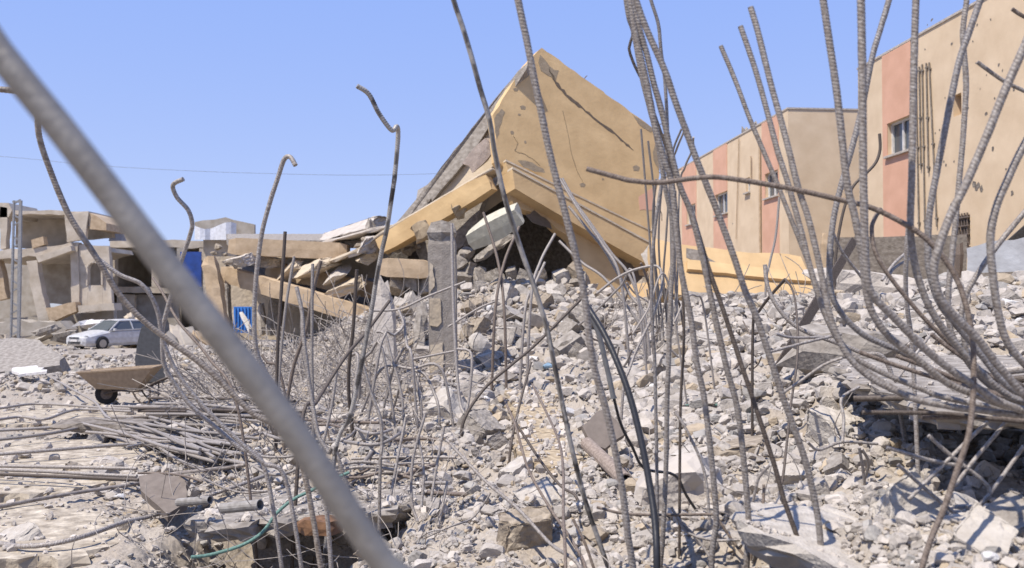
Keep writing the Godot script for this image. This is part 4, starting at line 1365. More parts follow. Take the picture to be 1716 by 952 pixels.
func build_slabs() -> void:
	var e := EYE
	flat_slab("floor_slab", "broken floor slab overhanging a black hollow under the bundle of bars", "slab",
		[Vector3(1.50, e - 0.375, -3.15), Vector3(2.6, e - 0.36, -2.9), Vector3(2.9, e - 0.30, -5.4), Vector3(1.9, e - 0.33, -5.3), Vector3(1.62, e - 0.36, -4.2)], Vector3(0, -0.07, 0), M.concrete, 0.05, 201)
	flat_slab("floor_slab", "pale broken slab edge over a black gap at the foot of the bars", "slab",
		[P(1236, 870, 2.55), P(1262, 842, 2.95), P(1400, 852, 2.9), P(1520, 900, 2.75), P(1500, 985, 2.15), P(1400, 950, 2.25), P(1330, 912, 2.4)], Vector3(0.02, -0.10, -0.03), M.chunk_pale, 0.03, 202)
	flat_slab("floor_slab", "broken dusty slab edge over the dark pit beside the green rope", "slab",
		[Vector3(-1.80, e - 1.20, -4.95), Vector3(-1.5, e - 1.16, -4.72), Vector3(-1.1, e - 1.15, -4.85), Vector3(-0.75, e - 1.10, -4.7), Vector3(-0.45, e - 1.08, -4.95), Vector3(-0.6, e - 1.12, -5.7), Vector3(-1.7, e - 1.21, -5.8)], Vector3(0, -0.10, 0), M.concrete, 0.07, 203)
	var mb := MB.new()
	rough_beam(mb, P(1332, 584, 6.4), P(1505, 602, 6.0), 0.34, 0.36, Vector3.UP, 0.025, 204, 0.1)
	solo("concrete_beam", mb.mesh(), M.concrete, "thick grey concrete beam half buried in the mound below the fallen wall", "beam")
	mb = MB.new()
	rough_beam(mb, P(1360, 470, 13.5), P(1530, 486, 13.0), 0.5, 0.42, Vector3.UP, 0.04, 205)
	solo("concrete_beam", mb.mesh(), M.concrete_pale, "long dusty concrete beam lying in front of the grey boundary wall", "beam")
	# fallen yellow panels
	for q in [[[846, 668], [905, 664], [938, 700], [950, 742], [872, 740], [858, 705]], [[873, 744], [952, 746], [976, 775], [962, 806], [900, 808], [866, 790]]]:
		var pts := []
		for c in q:
			var d := hit(c[0], c[1])
			var p := P(c[0], c[1], d)
			pts.append(Vector3(p.x, terrain_base(p.x, d) + 0.07, -d))
		var mean := Vector3.ZERO
		for p in pts:
			mean += p / pts.size()
		var tilt: float = (pts[0].y - pts[4].y) / (pts[0].z - pts[4].z)
		for k in pts.size():
			pts[k].y = mean.y + 0.02 + (pts[k].z - mean.z) * tilt
		flat_slab("fallen_wall", "sandy yellow wall panel lying flat in the rubble, " + ("upper piece with a pointed end" if q[0][0] == 846 else "lower piece beyond the crack"), "wall panel", pts, Vector3(0, -0.1, 0), M.cream_yellow, 0.03, int(q[0][0]))
	# dusty cream floor that shows between the laid bars
	var fk := 0
	for q in [[[-80, 690], [110, 684], [240, 688], [330, 702], [200, 717], [-80, 724]], [[-80, 752], [150, 744], [245, 770], [235, 800], [110, 838], [-80, 850]], [[-80, 872], [110, 856], [190, 876], [235, 905], [120, 950], [-80, 958]]]:
		var pts := []
		var mean := Vector3.ZERO
		for c in q:
			var d := hit(c[0], c[1])
			var p := P(c[0], c[1], d)
			pts.append(Vector3(p.x, terrain_base(p.x, d), -d))
			mean += pts[-1] / 6.0
		var tilt: float = (pts[0].y - pts[5].y) / (pts[0].z - pts[5].z)
		for k in 6:
			pts[k].y = mean.y + 0.05 + (pts[k].z - mean.z) * tilt
		flat_slab("dusty_floor", ["sandy cream floor strip in front of the wheelbarrow", "broad cream floor piece under the laid bars", "cracked cream floor piece below the thick grey pipe"][fk], "floor", pts, Vector3(0, -0.16, 0), M.cream_floor, 0.05, 300 + fk)
		fk += 1
	var pl := plane_of([976, 712, 5.9], [1047, 726, 5.9], [1008, 686, 6.05])
	solo("floor_tile", slab_on(pl, [[976, 714], [1000, 690], [1014, 685], [1036, 708], [1047, 728], [1014, 752], [990, 742]], 0.035, 0.008, 0.0, 9, 0.08).mesh(), M.tile_brown, "dark brown square tile standing tilted in the rubble", "tile")
	solo("pipe", pipe(P(984, 744, 5.55), P(1048, 806, 4.75), 0.042), M.pipe_pink, "short pinkish pipe with an open dark end below the brown tile", "pipe")
	mb = MB.new()
	rough_beam(mb, P(820, 590, 14.6), P(916, 592, 14.2), 0.6, 0.26, Vector3.UP, 0.03, 207)
	solo("concrete_beam", mb.mesh(), M.concrete_pale, "flat topped pale beam piece lying below the dark hollow", "beam")
	mb = MB.new()
	rough_beam(mb, P(800, 630, 13.2), P(895, 634, 13.0), 0.5, 0.12, Vector3.UP, 0.03, 208)
	solo("slab_fragment", mb.mesh(), M.concrete_pale, "long thin pale slab beside the foot of the square column", "slab fragment")
	mb = MB.new()
	mb.box(P(958, 588, 13.6), Vector3(0.40, 0.42, 0.36), Basis(Vector3(0.5, 0.4, 0.8).normalized(), 0.7))
	rough_beam(mb, P(940, 600, 13.6), P(975, 575, 13.5), 0.36, 0.40, Vector3(0.4, 1, 0.2), 0.02, 9)
	solo("concrete_block", mb.mesh(), M.concrete, "cube shaped tan block tipped on a corner below the hollow", "block")
	# left foreground
	mb = MB.new()
	rough_beam(mb, P(106, 712, 9.6), P(240, 716, 9.4), 0.5, 0.14, Vector3.UP, 0.02, 210)
	solo("slab_fragment", mb.mesh(), M.concrete_grey, "low grey slab under the laid bars by the wheelbarrow", "slab fragment")
	pl = plane_of([232, 800, 5.6], [312, 800, 5.6], [270, 860, 5.2])
	solo("slab_fragment", slab_on(pl, [[232, 798], [262, 792], [318, 800], [312, 842], [280, 862], [236, 822]], 0.05, 0.02, 0.0, 9, 0.1).mesh(), M.tile_brown, "brown flat slab fragment propped beneath the long grey pipe", "slab fragment")
	solo("pipe", pipe(P(298, 842, 4.9), P(352, 838, 4.8), 0.022), M.dusty_pipe, "short grey plastic pipe lying beyond the dark pit", "pipe")
	solo("pipe", pipe(P(372, 852, 4.4), P(436, 846, 4.3), 0.026), M.dusty_pipe, "grey pipe length taped black at the rim of the dark pit", "pipe")
	mb = MB.new()
	rough_beam(mb, P(508, 878, 4.1), P(562, 884, 4.0), 0.12, 0.075, Vector3.UP, 0.006, 3, 0.05)
	solo("wood_block", mb.mesh(), M.wood, "reddish brown wood block wedged in the dark pit", "wood block")
	# tubes in the right foreground
	solo("pipe", pipe(P(1431, 668, 3.6), P(1524, 667, 3.5), 0.012), M.bar_dark, "dark steel tube lying on chunks near the bundle", "pipe")
	solo("pipe", pipe(P(1676, 623, 3.0), P(1790, 610, 2.9), 0.014), M.bar_light, "pale hollow tube end sticking out above the bar bundle", "pipe")
	solo("pipe", pipe(P(1688, 637, 3.1), P(1790, 630, 3.0), 0.014), M.bar_dark, "dark hollow tube end below the pale tube", "pipe")
	# flat steel strip leaning
	mb = MB.new()
	rough_beam(mb, P(1300, 622, 6.6), P(1432, 402, 6.9), 0.075, 0.02, Vector3(0.3, 0.2, 1), 0.0, 1, 0.5)
	solo("steel_strip", mb.mesh(), M.bar_dark, "dark flat steel strip leaning up out of the mound", "steel strip")
	# concrete beam from which the bar bundle comes
	mb = MB.new()
	rough_beam(mb, Vector3(1.62, e - 0.33, -2.35), Vector3(2.7, e - 0.38, -2.5), 0.5, 0.26, Vector3.UP, 0.04, 211)
	solo("broken_beam", mb.mesh(), M.concrete, "broken beam end that grips the bundle of bars", "beam")
	# litter
	for q in [[598, 684, 16, 9.0, "rag_white", "white cloth scrap lying on the rubble"], [786, 620, 20, 13.0, "rag_white", "white crumpled bag by the square column"], [832, 662, 16, 9.8, "rag_white", "white paper scrap above the yellow panel"], [848, 755, 10, 6.4, "rag_white", "tiny white scrap beside the yellow panel"]]:
		var p := ground_point(q[0], q[1])
		var o := solo("litter", rock_mesh(int(q[0]), 1), M[q[4]], q[5], "litter", "", p + Vector3(0, 0.03, 0))
		o.scale = Vector3(1.0, 0.45, 0.8) * q[2] / FPX * q[3] * 0.6
	for q in [[910, 620, 12, "plastic_green", "green plastic scrap near the cube shaped block"], [918, 626, 10, "plastic_blue", "blue plastic scrap near the cube shaped block"]]:
		var p := ground_point(q[0], q[1])
		var o := solo("litter", rock_mesh(int(q[0]), 1), M[q[3]], q[4], "litter", "", p + Vector3(0, 0.05, 0))
		o.scale = Vector3(1.0, 0.7, 0.8) * 0.08

# ---------------------------------------------------------------- reinforcing bars
const BAR_LABELS := {
	"fan": ["ribbed bar curving up tall from the bundle in the broken beam", "tall bars fanning up from the bundle"],
	"cut": ["ribbed bar with a cut free end rising from the bundle against the far house", "cut bars of the bundle"],
	"sheaf": ["ribbed bar in the sheaf of near vertical bars crossing the yellow wall end", "sheaf of bars before the yellow wall end"],
	"thin": ["thin rod hanging in the cluster beside the yellow wall end", "thin rods by the yellow wall end"],
	"lean": ["slim rod leaning down past the dark hollow of the tipped building", "rods leaning past the hollow"],
	"post": ["straight slim bar standing upright in front of the sagging tan beams", "upright bars before the sagging beams"],
	"laid": ["bar laid on the ground in the spread of loose bars", "loose bars laid on the ground"],
	"bent": ["thin bent bar lying crooked over the rubble round the pit", "crooked bars round the pit"],
	"cage": ["bar of the bent reinforcement cage lying in the rubble", "bars of the bent cage"],
	"loop": ["thin bent stirrup loop sticking out of the rubble near the square column", "stirrup loops by the column"],
	"stirrup": ["steel stirrup rod over the hollow below the bundle", "stirrup rods over the hollow"],
	"wire": ["thin bent wire poking out of the rubble", "wires poking out of the rubble"],
	"slant": ["slim bar slanting across the rubble in front of the yellow panel", "bars slanting across the rubble"],
}

func bar(material: String, w: float, d_top: float, d_base: float, key: String, flat: Array, ribbed := true, own := "", kind := "rebar", root := true) -> void:
	# w: width in pixels; flat: x, y pairs from the free end to the root
	var ctrl := []
	var k := flat.size() / 2
	var db := d_base
	if db < 0.0:
		db = minf(hit(flat[flat.size() - 2], flat[flat.size() - 1]), FPX * 0.03 / w)
	var dt := d_top if d_top > 0.0 else db * (1.0 + rng.randf_range(-0.04, 0.04))
	for i in k:
		var t := float(i) / (k - 1)
		ctrl.append(P(flat[i * 2], flat[i * 2 + 1], lerpf(dt, db, t)))
	if root:
		var last: Vector3 = ctrl[k - 1]
		var g := terrain(last.x, -last.z)
		if last.y > g - 0.05:
			var dir: Vector3 = (last - ctrl[k - 2]).normalized()
			var foot := last + Vector3(dir.x * 0.3, 0, dir.z * 0.1) * minf(1.0, last.y - g)
			ctrl.append(Vector3(foot.x, terrain(foot.x, -foot.z) - 0.12, foot.z))
	place_bar(material, w, ctrl, dt, db, key, ribbed, own, kind)

func place_bar(material: String, w: float, ctrl: Array, dt: float, db: float, key: String, ribbed: bool, own: String, kind: String) -> void:
	var r := w * (0.415 if w > 6.0 and w < 30.0 else 0.5) * db / FPX
	var rib := ribbed and w >= 6.5
	var at: Vector3 = ctrl[ctrl.size() - 1]
	var loc := []
	for c in ctrl:
		loc.append(c - at)
	var pts := spline(loc, r * 0.27 if rib else maxf(r * 3.0, 0.02))
	var rad := PackedFloat32Array()
	rad.resize(pts.size())
	for i in pts.size():
		rad[i] = r * (0.94 if rib else 1.0)
	var m := tube(pts, rad, 9 if rib else 7, 0.11 if rib else 0.0)
	var label: String = own
	var group := ""
	if own == "":
		var tone: String = {"bar_rust": "brown", "bar_grey": "grey", "bar_light": "pale", "bar_dark": "dark", "bar_blue": "bluish", "wire": "brownish", "bar_mixed": "scorched"}.get(material, "grey")
		label = tone + " " + BAR_LABELS[key][0]
		group = tone + " " + BAR_LABELS[key][1]
		if key == "wire":
			var where := " between the pit and the square column" if at.x < 0.0 else (" of the mound before the fallen wall" if at.z < -5.0 else " at the foot of the tall bars")
			label += where
			group += where
	solo(kind, m, M[material], label, "rebar" if kind == "rebar" else kind.replace("_", " "), group, at)

func laid(material: String, w: float, key: String, flat: Array, lift := 0.02, ribbed := true, own := "", kind := "rebar") -> void:
	# a bar that follows the ground; the pixels give where it lies
	var ctrl := []
	var sum := 0.0
	var k := flat.size() / 2
	for i in k:
		var x: float = flat[i * 2]
		var y: float = flat[i * 2 + 1]
		var d := hit(x, y)
		d *= 1.0 - 0.02
		ctrl.append(P(x, y, d) + Vector3(0, lift, 0))
		sum += d
	var d := minf(sum / k, FPX * 0.034 / w)
	place_bar(material, w, ctrl, d, d, key, ribbed, own, kind)

func build_bars() -> void:
	# the out of focus bar right in front of the lens
	bar("bar_near", 50, 0.74, 0.76, "", [-180, -170, -90, -45, 0, 88, 100, 212, 200, 342, 330, 512, 480, 705, 575, 845, 650, 955, 780, 1130], false, "thick smooth steel bar slanting across close by, out of focus")
	# sheaf in front of the end of the yellow wall
	bar("bar_grey", 10, 2.7, 2.9, "sheaf", [1044, -40, 1053, 25, 1062, 55, 1076, 131, 1094, 202, 1104, 249, 1116, 320, 1126, 367, 1129, 418, 1124, 502, 1120, 620, 1118, 674, 1116, 785, 1111, 896, 1106, 965], true, "slim ribbed bar of the tall sheaf running almost straight down to the rubble")
	bar("bar_grey", 12, 2.5, 2.6, "sheaf", [1054, -40, 1060, 0, 1072, 50, 1084, 91, 1096, 141, 1111, 195, 1123, 249, 1139, 310, 1158, 357, 1178, 434, 1192, 502, 1216, 610, 1237, 692, 1251, 822, 1255, 896, 1251, 965], true, "ribbed bar of the tall sheaf that ends beside the slab gap")
	bar("bar_grey", 12, 2.5, 2.6, "sheaf", [1050, -40, 1057, 5, 1066, 60, 1084, 140, 1100, 220, 1114, 270, 1126, 310, 1134, 384, 1141, 451, 1158, 535, 1168, 610, 1181, 674, 1196, 807, 1200, 877, 1192, 965], true, "ribbed bar of the tall sheaf standing between its slim and its long bar")
	bar("bar_grey", 13, 2.35, 2.45, "sheaf", [1056, -40, 1066, 0, 1084, 50, 1114, 118, 1131, 168, 1148, 215, 1168, 269, 1188, 319, 1202, 354, 1229, 428, 1249, 488, 1269, 535, 1294, 610, 1315, 674, 1348, 767, 1366, 841, 1374, 896, 1377, 965], true, "ribbed bar of the tall sheaf leaning farthest out over the pale slab edge")
	bar("bar_dark", 5, 2.9, 3.0, "", [1058, 30, 1060, 60, 1054, 81, 1064, 111, 1081, 145, 1097, 192, 1111, 232, 1119, 262, 1127, 300, 1140, 420, 1146, 560, 1140, 700], false, "dark kinked wire twisted round the tall sheaf of bars")
	bar("bar_blue", 7, 2.8, 2.9, "", [1086, -30, 1091, 0, 1103, 40, 1108, 87, 1114, 134, 1118, 202, 1118, 250, 1110, 300, 1098, 380, 1092, 460, 1094, 560, 1098, 640], true, "slim bluish bar bowing beside the tall sheaf of bars")
	bar("bar_dark", 10, 2.6, 2.5, "", [1112, 225, 1135, 300, 1157, 350, 1170, 391, 1188, 451, 1208, 508, 1232, 579, 1245, 619, 1266, 681, 1296, 774, 1315, 841, 1341, 915, 1352, 965], true, "dark rusty bar leaning out of the foot of the tall sheaf")
	for q in [[1074, 216, 1084, 340, 1094, 470, 1100, 540], [1086, 236, 1096, 330, 1096, 430, 1104, 530], [1100, 300, 1094, 360, 1098, 440, 1110, 540], [1110, 300, 1104, 380, 1106, 450, 1116, 520], [1122, 310, 1116, 400, 1112, 470, 1122, 545], [1132, 320, 1128, 420, 1120, 480, 1108, 540], [1142, 216, 1128, 252, 1122, 300, 1124, 380], [1150, 212, 1134, 250, 1124, 290, 1130, 400], [1162, 230, 1160, 252, 1148, 280, 1138, 330]]:
		bar(["bar_grey", "bar_light", "bar_blue"][int(q[0]) % 3], 3.6, 11.5, 12.0, "thin", q, false)
	for q in [[1060, 560, 1085, 520, 1092, 500, 1118, 470], [1130, 540, 1150, 500, 1166, 496, 1180, 520]]:
		bar("wire", 3.5, 6.5, 6.8, "wire", q, false)
	# bars with cut ends in front of the far house
	bar("bar_grey", 10, 2.5, 2.35, "cut", [1208, 77, 1232, 134, 1255, 195, 1279, 252, 1303, 309, 1323, 360, 1350, 428, 1366, 475, 1380, 522, 1407, 575, 1440, 611, 1482, 641, 1538, 667, 1593, 683, 1649, 689, 1790, 700], true, "shortest of the three cut ribbed bars in front of the far house", "rebar", false)
	bar("bar_grey", 12, 2.45, 2.3, "cut", [1241, 44, 1265, 114, 1286, 188, 1302, 249, 1319, 302, 1340, 377, 1356, 441, 1370, 488, 1390, 542, 1413, 579, 1437, 602, 1482, 626, 1545, 652, 1590, 668, 1700, 688, 1800, 694], true, "middle one of the three cut ribbed bars before the far house", "rebar", false)
	bar("bar_grey", 13, 2.3, 2.2, "cut", [1258, 12, 1272, 60, 1292, 141, 1309, 202, 1323, 255, 1338, 315, 1353, 360, 1366, 411, 1380, 475, 1393, 535, 1417, 590, 1452, 628, 1500, 655, 1560, 676, 1720, 697, 1800, 702], true, "tallest of the three cut ribbed bars before the far house", "rebar", false)
	# tall fan out of the bundle
	bar("bar_grey", 14.5, 2.15, 2.2, "fan", [1372, -45, 1378, -10, 1390, 70, 1402, 150, 1411, 230, 1420, 310, 1432, 360, 1445, 428, 1452, 488, 1464, 528, 1491, 565, 1535, 600, 1586, 641, 1638, 663, 1686, 680, 1800, 704], true, "tall ribbed bar rising before the end wall of the far house", "rebar", false)
	bar("bar_grey", 15.5, 2.05, 2.15, "fan", [1442, -45, 1443, 0, 1445, 100, 1446, 200, 1447, 300, 1449, 384, 1451, 441, 1460, 490, 1501, 535, 1544, 579, 1583, 612, 1630, 644, 1686, 678, 1800, 712], true, "thick straight ribbed bar rising before the corner of the near house", "rebar", false)
	bar("bar_blue", 12, 2.5, 2.5, "fan", [1505, -45, 1490, 0, 1475, 50, 1462, 95, 1447, 170, 1430, 240, 1410, 310, 1397, 367, 1390, 434, 1393, 488, 1410, 525, 1444, 559, 1484, 579, 1511, 590, 1600, 640, 1700, 680, 1800, 694], true, "bluish ribbed bar leaning across the gap between the two houses", "rebar", false)
	bar("bar_grey", 14, 2.2, 2.25, "fan", [1537, -45, 1535, 0, 1532, 100, 1530, 200, 1528, 300, 1526, 384, 1534, 445, 1548, 492, 1565, 528, 1600, 575, 1640, 620, 1700, 668, 1800, 690], true, "straight ribbed bar rising just beside the white window of the near house", "rebar", false)
	bar("bar_light", 9, 3.2, 3.3, "wire", [1522, 380, 1519, 434, 1518, 475, 1521, 520, 1530, 600], true)
	bar("bar_grey", 11, 2.5, 2.5, "fan", [1622, -45, 1620, 0, 1614, 50, 1616, 92, 1619, 147, 1614, 231, 1607, 310, 1602, 367, 1595, 434, 1589, 502, 1596, 560, 1640, 630, 1710, 676, 1800, 684], true, "ribbed bar with a slight kink before the small yellow opening", "rebar", false)
	bar("bar_blue", 13, 2.3, 2.35, "fan", [1660, -45, 1643, 0, 1624, 55, 1607, 105, 1591, 181, 1574, 269, 1561, 336, 1556, 380, 1556, 441, 1566, 488, 1581, 518, 1608, 549, 1640, 590, 1700, 655, 1800, 688], true, "bluish ribbed bar crossing the kinked bar before the near house conduits", "rebar", false)
	bar("bar_grey", 16, 2.0, 2.1, "fan", [1760, -20, 1716, 80, 1683, 155, 1654, 227, 1622, 302, 1595, 357, 1575, 411, 1565, 451, 1575, 498, 1602, 532, 1639, 569, 1679, 620, 1740, 680, 1820, 700], true, "thick ribbed bar sweeping past the rusty grille of the near house", "rebar", false)
	bar("bar_grey", 15, 2.05, 2.1, "fan", [1770, 150, 1716, 244, 1687, 305, 1669, 350, 1660, 401, 1664, 461, 1672, 518, 1686, 569, 1713, 606, 1770, 660, 1830, 690], true, "ribbed bar bowing in front of the pale blue grey wall", "rebar", false)
	bar("bar_grey", 11, 2.6, 2.6, "fan", [1780, 280, 1716, 357, 1672, 411, 1639, 458, 1618, 498, 1612, 540, 1630, 610, 1690, 665, 1800, 680], true, "slimmer ribbed bar slanting down behind the bowing bar", "rebar", false)
	bar("bar_rust", 9, 2.6, 2.5, "", [1476, 350, 1466, 366, 1461, 384, 1466, 420, 1485, 455, 1520, 500, 1560, 545, 1620, 600, 1690, 655, 1800, 676], true, "rusty short bar with a rounded tip bending out of the bundle", "rebar", false)
	for q in [[1500, 596, 1560, 618, 1640, 650, 1720, 672, 1800, 680], [1440, 590, 1500, 612, 1590, 640, 1700, 668, 1800, 676], [1545, 700, 1640, 700, 1720, 706, 1800, 716], [1560, 560, 1600, 590, 1660, 630, 1720, 660, 1800, 690], [1445, 691, 1575, 693, 1664, 702, 1800, 716], [1580, 520, 1620, 568, 1660, 610, 1720, 650, 1800, 684]]:
		bar(["bar_rust", "bar_grey", "bar_dark"][int(q[0]) % 3], 9, 2.5, 2.45, "", q, true, "bar lying low in the bundle, running " + ["into the slab edge from a short tip", "under the others from a long tip", "along the slab front", "between the tall bars", "level over the black hollow", "steeply down into the beam"][[1500, 1440, 1545, 1560, 1445, 1580].find(int(q[0]))], "rebar", false)
	# the long arc
	bar("bar_rust", 12, 2.35, 2.05, "", [983, 283, 1030, 296, 1060, 303, 1104, 306, 1161, 299, 1202, 297, 1255, 304, 1309, 313, 1366, 325, 1417, 337, 1457, 347, 1501, 367, 1545, 394, 1578, 428, 1602, 465, 1618, 508, 1629, 562, 1632, 619, 1630, 674, 1623, 730, 1605, 785, 1582, 852, 1560, 904, 1545, 952, 1535, 1000], true, "long rust brown bar arching over the other bars and down again")
	# stirrups over the hollow
	for q in [[1523, 837, 1612, 748, 1660, 704, 1690, 690], [1677, 687, 1692, 698, 1630, 774, 1600, 815], [1716, 748, 1660, 826, 1640, 850], [1486, 750, 1553, 770, 1612, 781], [1505, 779, 1575, 840, 1638, 889], [1556, 730, 1593, 763, 1649, 807, 1660, 826]]:
		bar("bar_light", 8, 2.5, 2.5, "stirrup", q, true, "", "rebar", false)
	for q in [[1353, 741, 1372, 754, 1412, 741, 1471, 744], [1412, 741, 1414, 700, 1410, 668, 1440, 648], [1440, 750, 1448, 800, 1450, 860], [1444, 752, 1456, 776, 1448, 806], [1412, 600, 1380, 612, 1340, 640, 1310, 660], [1300, 560, 1330, 566, 1400, 564], [1290, 590, 1350, 574, 1410, 560], [1500, 640, 1530, 600, 1560, 560], [1478, 470, 1500, 440, 1524, 420], [1486, 476, 1496, 452, 1524, 434], [1392, 380, 1410, 420, 1440, 460, 1470, 500]]:
		bar("bar_light", 5, 3.3, 3.4, "wire", q, false, "", "rebar", q[1] > 900)
	bar("bar_grey", 9, 4.4, 4.2, "", [1282, 444, 1286, 478, 1299, 508, 1323, 538, 1353, 557, 1400, 574, 1445, 592, 1490, 616], true, "hooked bar with an upright tip by the dark steel strip")
	bar("bar_dark", 5, 4.4, 3.2, "", [1316, 468, 1329, 488, 1336, 535, 1336, 602, 1325, 681, 1318, 748, 1307, 822, 1274, 881, 1259, 922], false, "long dark bent wire hanging from a sharp bend down to the slab gap")
	bar("bar_dark", 5, 4.4, 4.8, "", [1316, 468, 1292, 495, 1272, 522, 1262, 545], false, "short dark wire joining the sharp bend of the long dark wire")
	bar("bar_light", 5, 7.0, 6.6, "", [1000, 492, 1034, 466, 1067, 451, 1101, 446, 1109, 461, 1108, 488, 1097, 522, 1067, 586, 1055, 618, 1045, 650], false, "pale bar curved like a walking stick below the cornice end")
	bar("bar_light", 4, 14.0, 14.0, "", [1306, 330, 1300, 395, 1290, 440, 1284, 470], false, "white thin pole leaning against the far house front")
	bar("bar_dark", 5, 12.0, 12.0, "", [1474, 224, 1475, 250, 1468, 272, 1452, 290, 1430, 312, 1416, 345, 1406, 390, 1400, 440], false, "dark crooked rod with a pale tip before the gap between houses")
	bar("bar_grey", 8, 2.6, 2.6, "", [1638, 104, 1665, 124, 1690, 140, 1740, 164, 1820, 210, 1860, 600], true, "short bar slanting in past the small yellow opening")
	bar("bar_rust", 8, 2.6, 2.6, "", [1696, 15, 1720, 30, 1800, 70, 1870, 600], true, "rusty bar tip reaching in beside the near house parapet")
	# leaning slim bars past the hollow
	for q in [[942, 299, 965, 340, 992, 378, 1025, 425, 1055, 462, 1077, 532], [953, 346, 985, 385, 1013, 420, 1055, 493, 1080, 530], [937, 404, 975, 440, 1018, 472, 1080, 560], [938, 300, 970, 352, 1010, 410, 1040, 470], [870, 380, 845, 440, 830, 520], [930, 392, 905, 440, 890, 500], [913, 440, 895, 480, 880, 520], [810, 356, 830, 420, 840, 470, 846, 540]]:
		bar("bar_light" if q[0] > 900 else "bar_rust", 5, 11.0, 10.5, "lean", q, false)
	bar("bar_light", 4, 9.5, 9.0, "lean", [970, 545, 1000, 520, 1040, 480, 1062, 462], false)
	# two tall bars in front of the tipped building
	bar("bar_mixed", 10, 2.6, 2.9, "", [752, -40, 760, 0, 775, 45, 790, 95, 805, 150, 820, 200, 828, 250, 838, 300, 848, 340, 862, 385, 877, 430, 895, 480, 915, 545, 929, 612, 944, 685, 959, 755, 981, 840, 996, 885, 1018, 948, 1030, 985], false, "tall smooth bar with black scorched lengths in front of the tipped roof")
	bar("bar_grey", 14, 2.3, 2.4, "", [858, -40, 868, 0, 885, 80, 903, 170, 922, 260, 940, 330, 958, 400, 970, 450, 980, 500, 988, 570, 998, 625, 1015, 685, 1033, 767, 1044, 829, 1052, 896, 1062, 965], true, "tall ribbed bar standing in front of the big yellow wall")
	bar("black_rubber", 15, 3.0, 2.6, "", [983, 512, 1010, 555, 1033, 604, 1055, 663, 1074, 737, 1089, 815, 1098, 880, 1101, 965], false, "thick black rubber hose running down the rubble", "hose")
	bar("grey_plastic", 11, 3.1, 3.1, "", [981, 516, 1000, 550, 1013, 600, 1021, 634, 1028, 668], false, "grey plastic tube end hanging beside the black hose", "conduit", "conduit" == "")
	bar("black_rubber", 5, 3.1, 3.3, "", [1027, 660, 1040, 710, 1060, 750, 1080, 785, 1130, 796, 1150, 830, 1180, 880], false, "thin black cable trailing out of the grey plastic tube", "cable")
	# slanting bars in the middle
	bar("bar_grey", 8, 3.9, 3.0, "slant", [748, 737, 811, 804, 867, 852, 922, 911, 974, 955], true)
	bar("bar_rust", 7, 4.4, 3.0, "slant", [844, 667, 863, 711, 885, 785, 922, 852, 959, 907, 983, 960], true)
	bar("bar_dark", 5, 4.6, 4.2, "slant", [863, 707, 907, 774, 940, 815, 968, 838], false)
	bar("bar_rust", 6, 4.8, 3.0, "slant", [892, 644, 918, 696, 937, 741, 944, 792, 944, 859, 948, 955], false)
	bar("bar_dark", 4.5, 6.5, 6.0, "slant", [890, 607, 870, 681, 855, 755], false)
	bar("bar_dark", 5.5, 7.5, 7.0, "slant", [975, 500, 900, 575, 859, 610, 811, 652, 777, 706], false)
	bar("bar_light", 5.5, 8.5, 8.0, "slant", [757, 375, 758, 450, 760, 520, 763, 580, 767, 640, 772, 680, 779, 700], false, "pale rod standing close against the square column")
	for q in [[1130, 690, 1150, 720, 1180, 790, 1190, 880], [1125, 850, 1150, 890, 1190, 905, 1240, 905], [1130, 862, 1170, 905, 1190, 935], [1200, 865, 1230, 910, 1246, 930], [1280, 812, 1278, 850, 1262, 900, 1258, 940], [1262, 840, 1272, 800, 1290, 780], [1000, 850, 1060, 862, 1200, 862], [960, 870, 980, 910, 996, 955], [1075, 870, 1100, 900, 1120, 900]]:
		bar("bar_light" if int(q[0]) % 4 else "bar_rust", 5, 2.95, 2.9, "wire", q, false, "", "rebar", false)
	# left of centre: hooked bars and upright bars
	bar("bar_light", 9, 3.4, 3.6, "", [495, 277, 486, 263, 476, 268, 465, 300, 452, 340, 440, 385, 433, 430, 428, 480, 426, 530, 428, 575, 436, 606, 455, 640, 470, 663, 496, 718, 518, 774, 545, 840], true, "ribbed bar with a small hooked tip swaying up before the sagging beams")
	bar("bar_dark", 6, -1, -1, "post", [478, 388, 472, 481, 466, 568, 464, 632, 463, 690], false)
	bar("bar_grey", 5, -1, -1, "post", [493, 430, 479, 514, 469, 615, 467, 670], false)
	bar("bar_grey", 8.5, 4.6, 4.4, "post", [497, 481, 506, 524, 509, 568, 518, 640, 526, 690, 533, 728, 550, 757, 568, 772], true)
	bar("bar_grey", 6.5, -1, -1, "post", [524, 442, 523, 514, 523, 615, 525, 700], false)
	bar("bar_rust", 6, -1, -1, "post", [538, 437, 524, 491, 514, 550, 500, 590, 491, 620, 479, 690], false)
	bar("bar_dark", 6, -1, -1, "post", [598, 452, 592, 548, 585, 615, 585, 666, 590, 712], false)
	bar("bar_light", 5, -1, -1, "post", [566, 610, 556, 680, 540, 750, 528, 800], false)
	bar("bar_mixed", 9, 3.8, 4.2, "", [598, 144, 618, 158, 635, 190, 656, 218, 665, 212, 667, 228, 662, 290, 655, 340, 648, 385, 640, 420, 631, 467, 622, 524, 613, 570, 600, 640, 586, 700, 560, 770], true, "tall bar with a zigzag bent tip standing against the sky")
	bar("bar_dark", 8, 6.2, 5.2, "", [653, 504, 615, 555, 581, 595, 548, 645, 529, 676, 505, 715], false, "dark bar slanting over the tangle before the leaning stump")
	bar("bar_grey", 7, 4.7, 4.6, "slant", [607, 607, 622, 660, 637, 700, 640, 745, 637, 790], false)
	for q in [[618, 521, 669, 518, 719, 496, 780, 472], [751, 548, 800, 518, 830, 505], [692, 602, 763, 588]]:
		bar("bar_light", 4, 9.5, 9.5, "wire", q, false, "", "rebar", false)
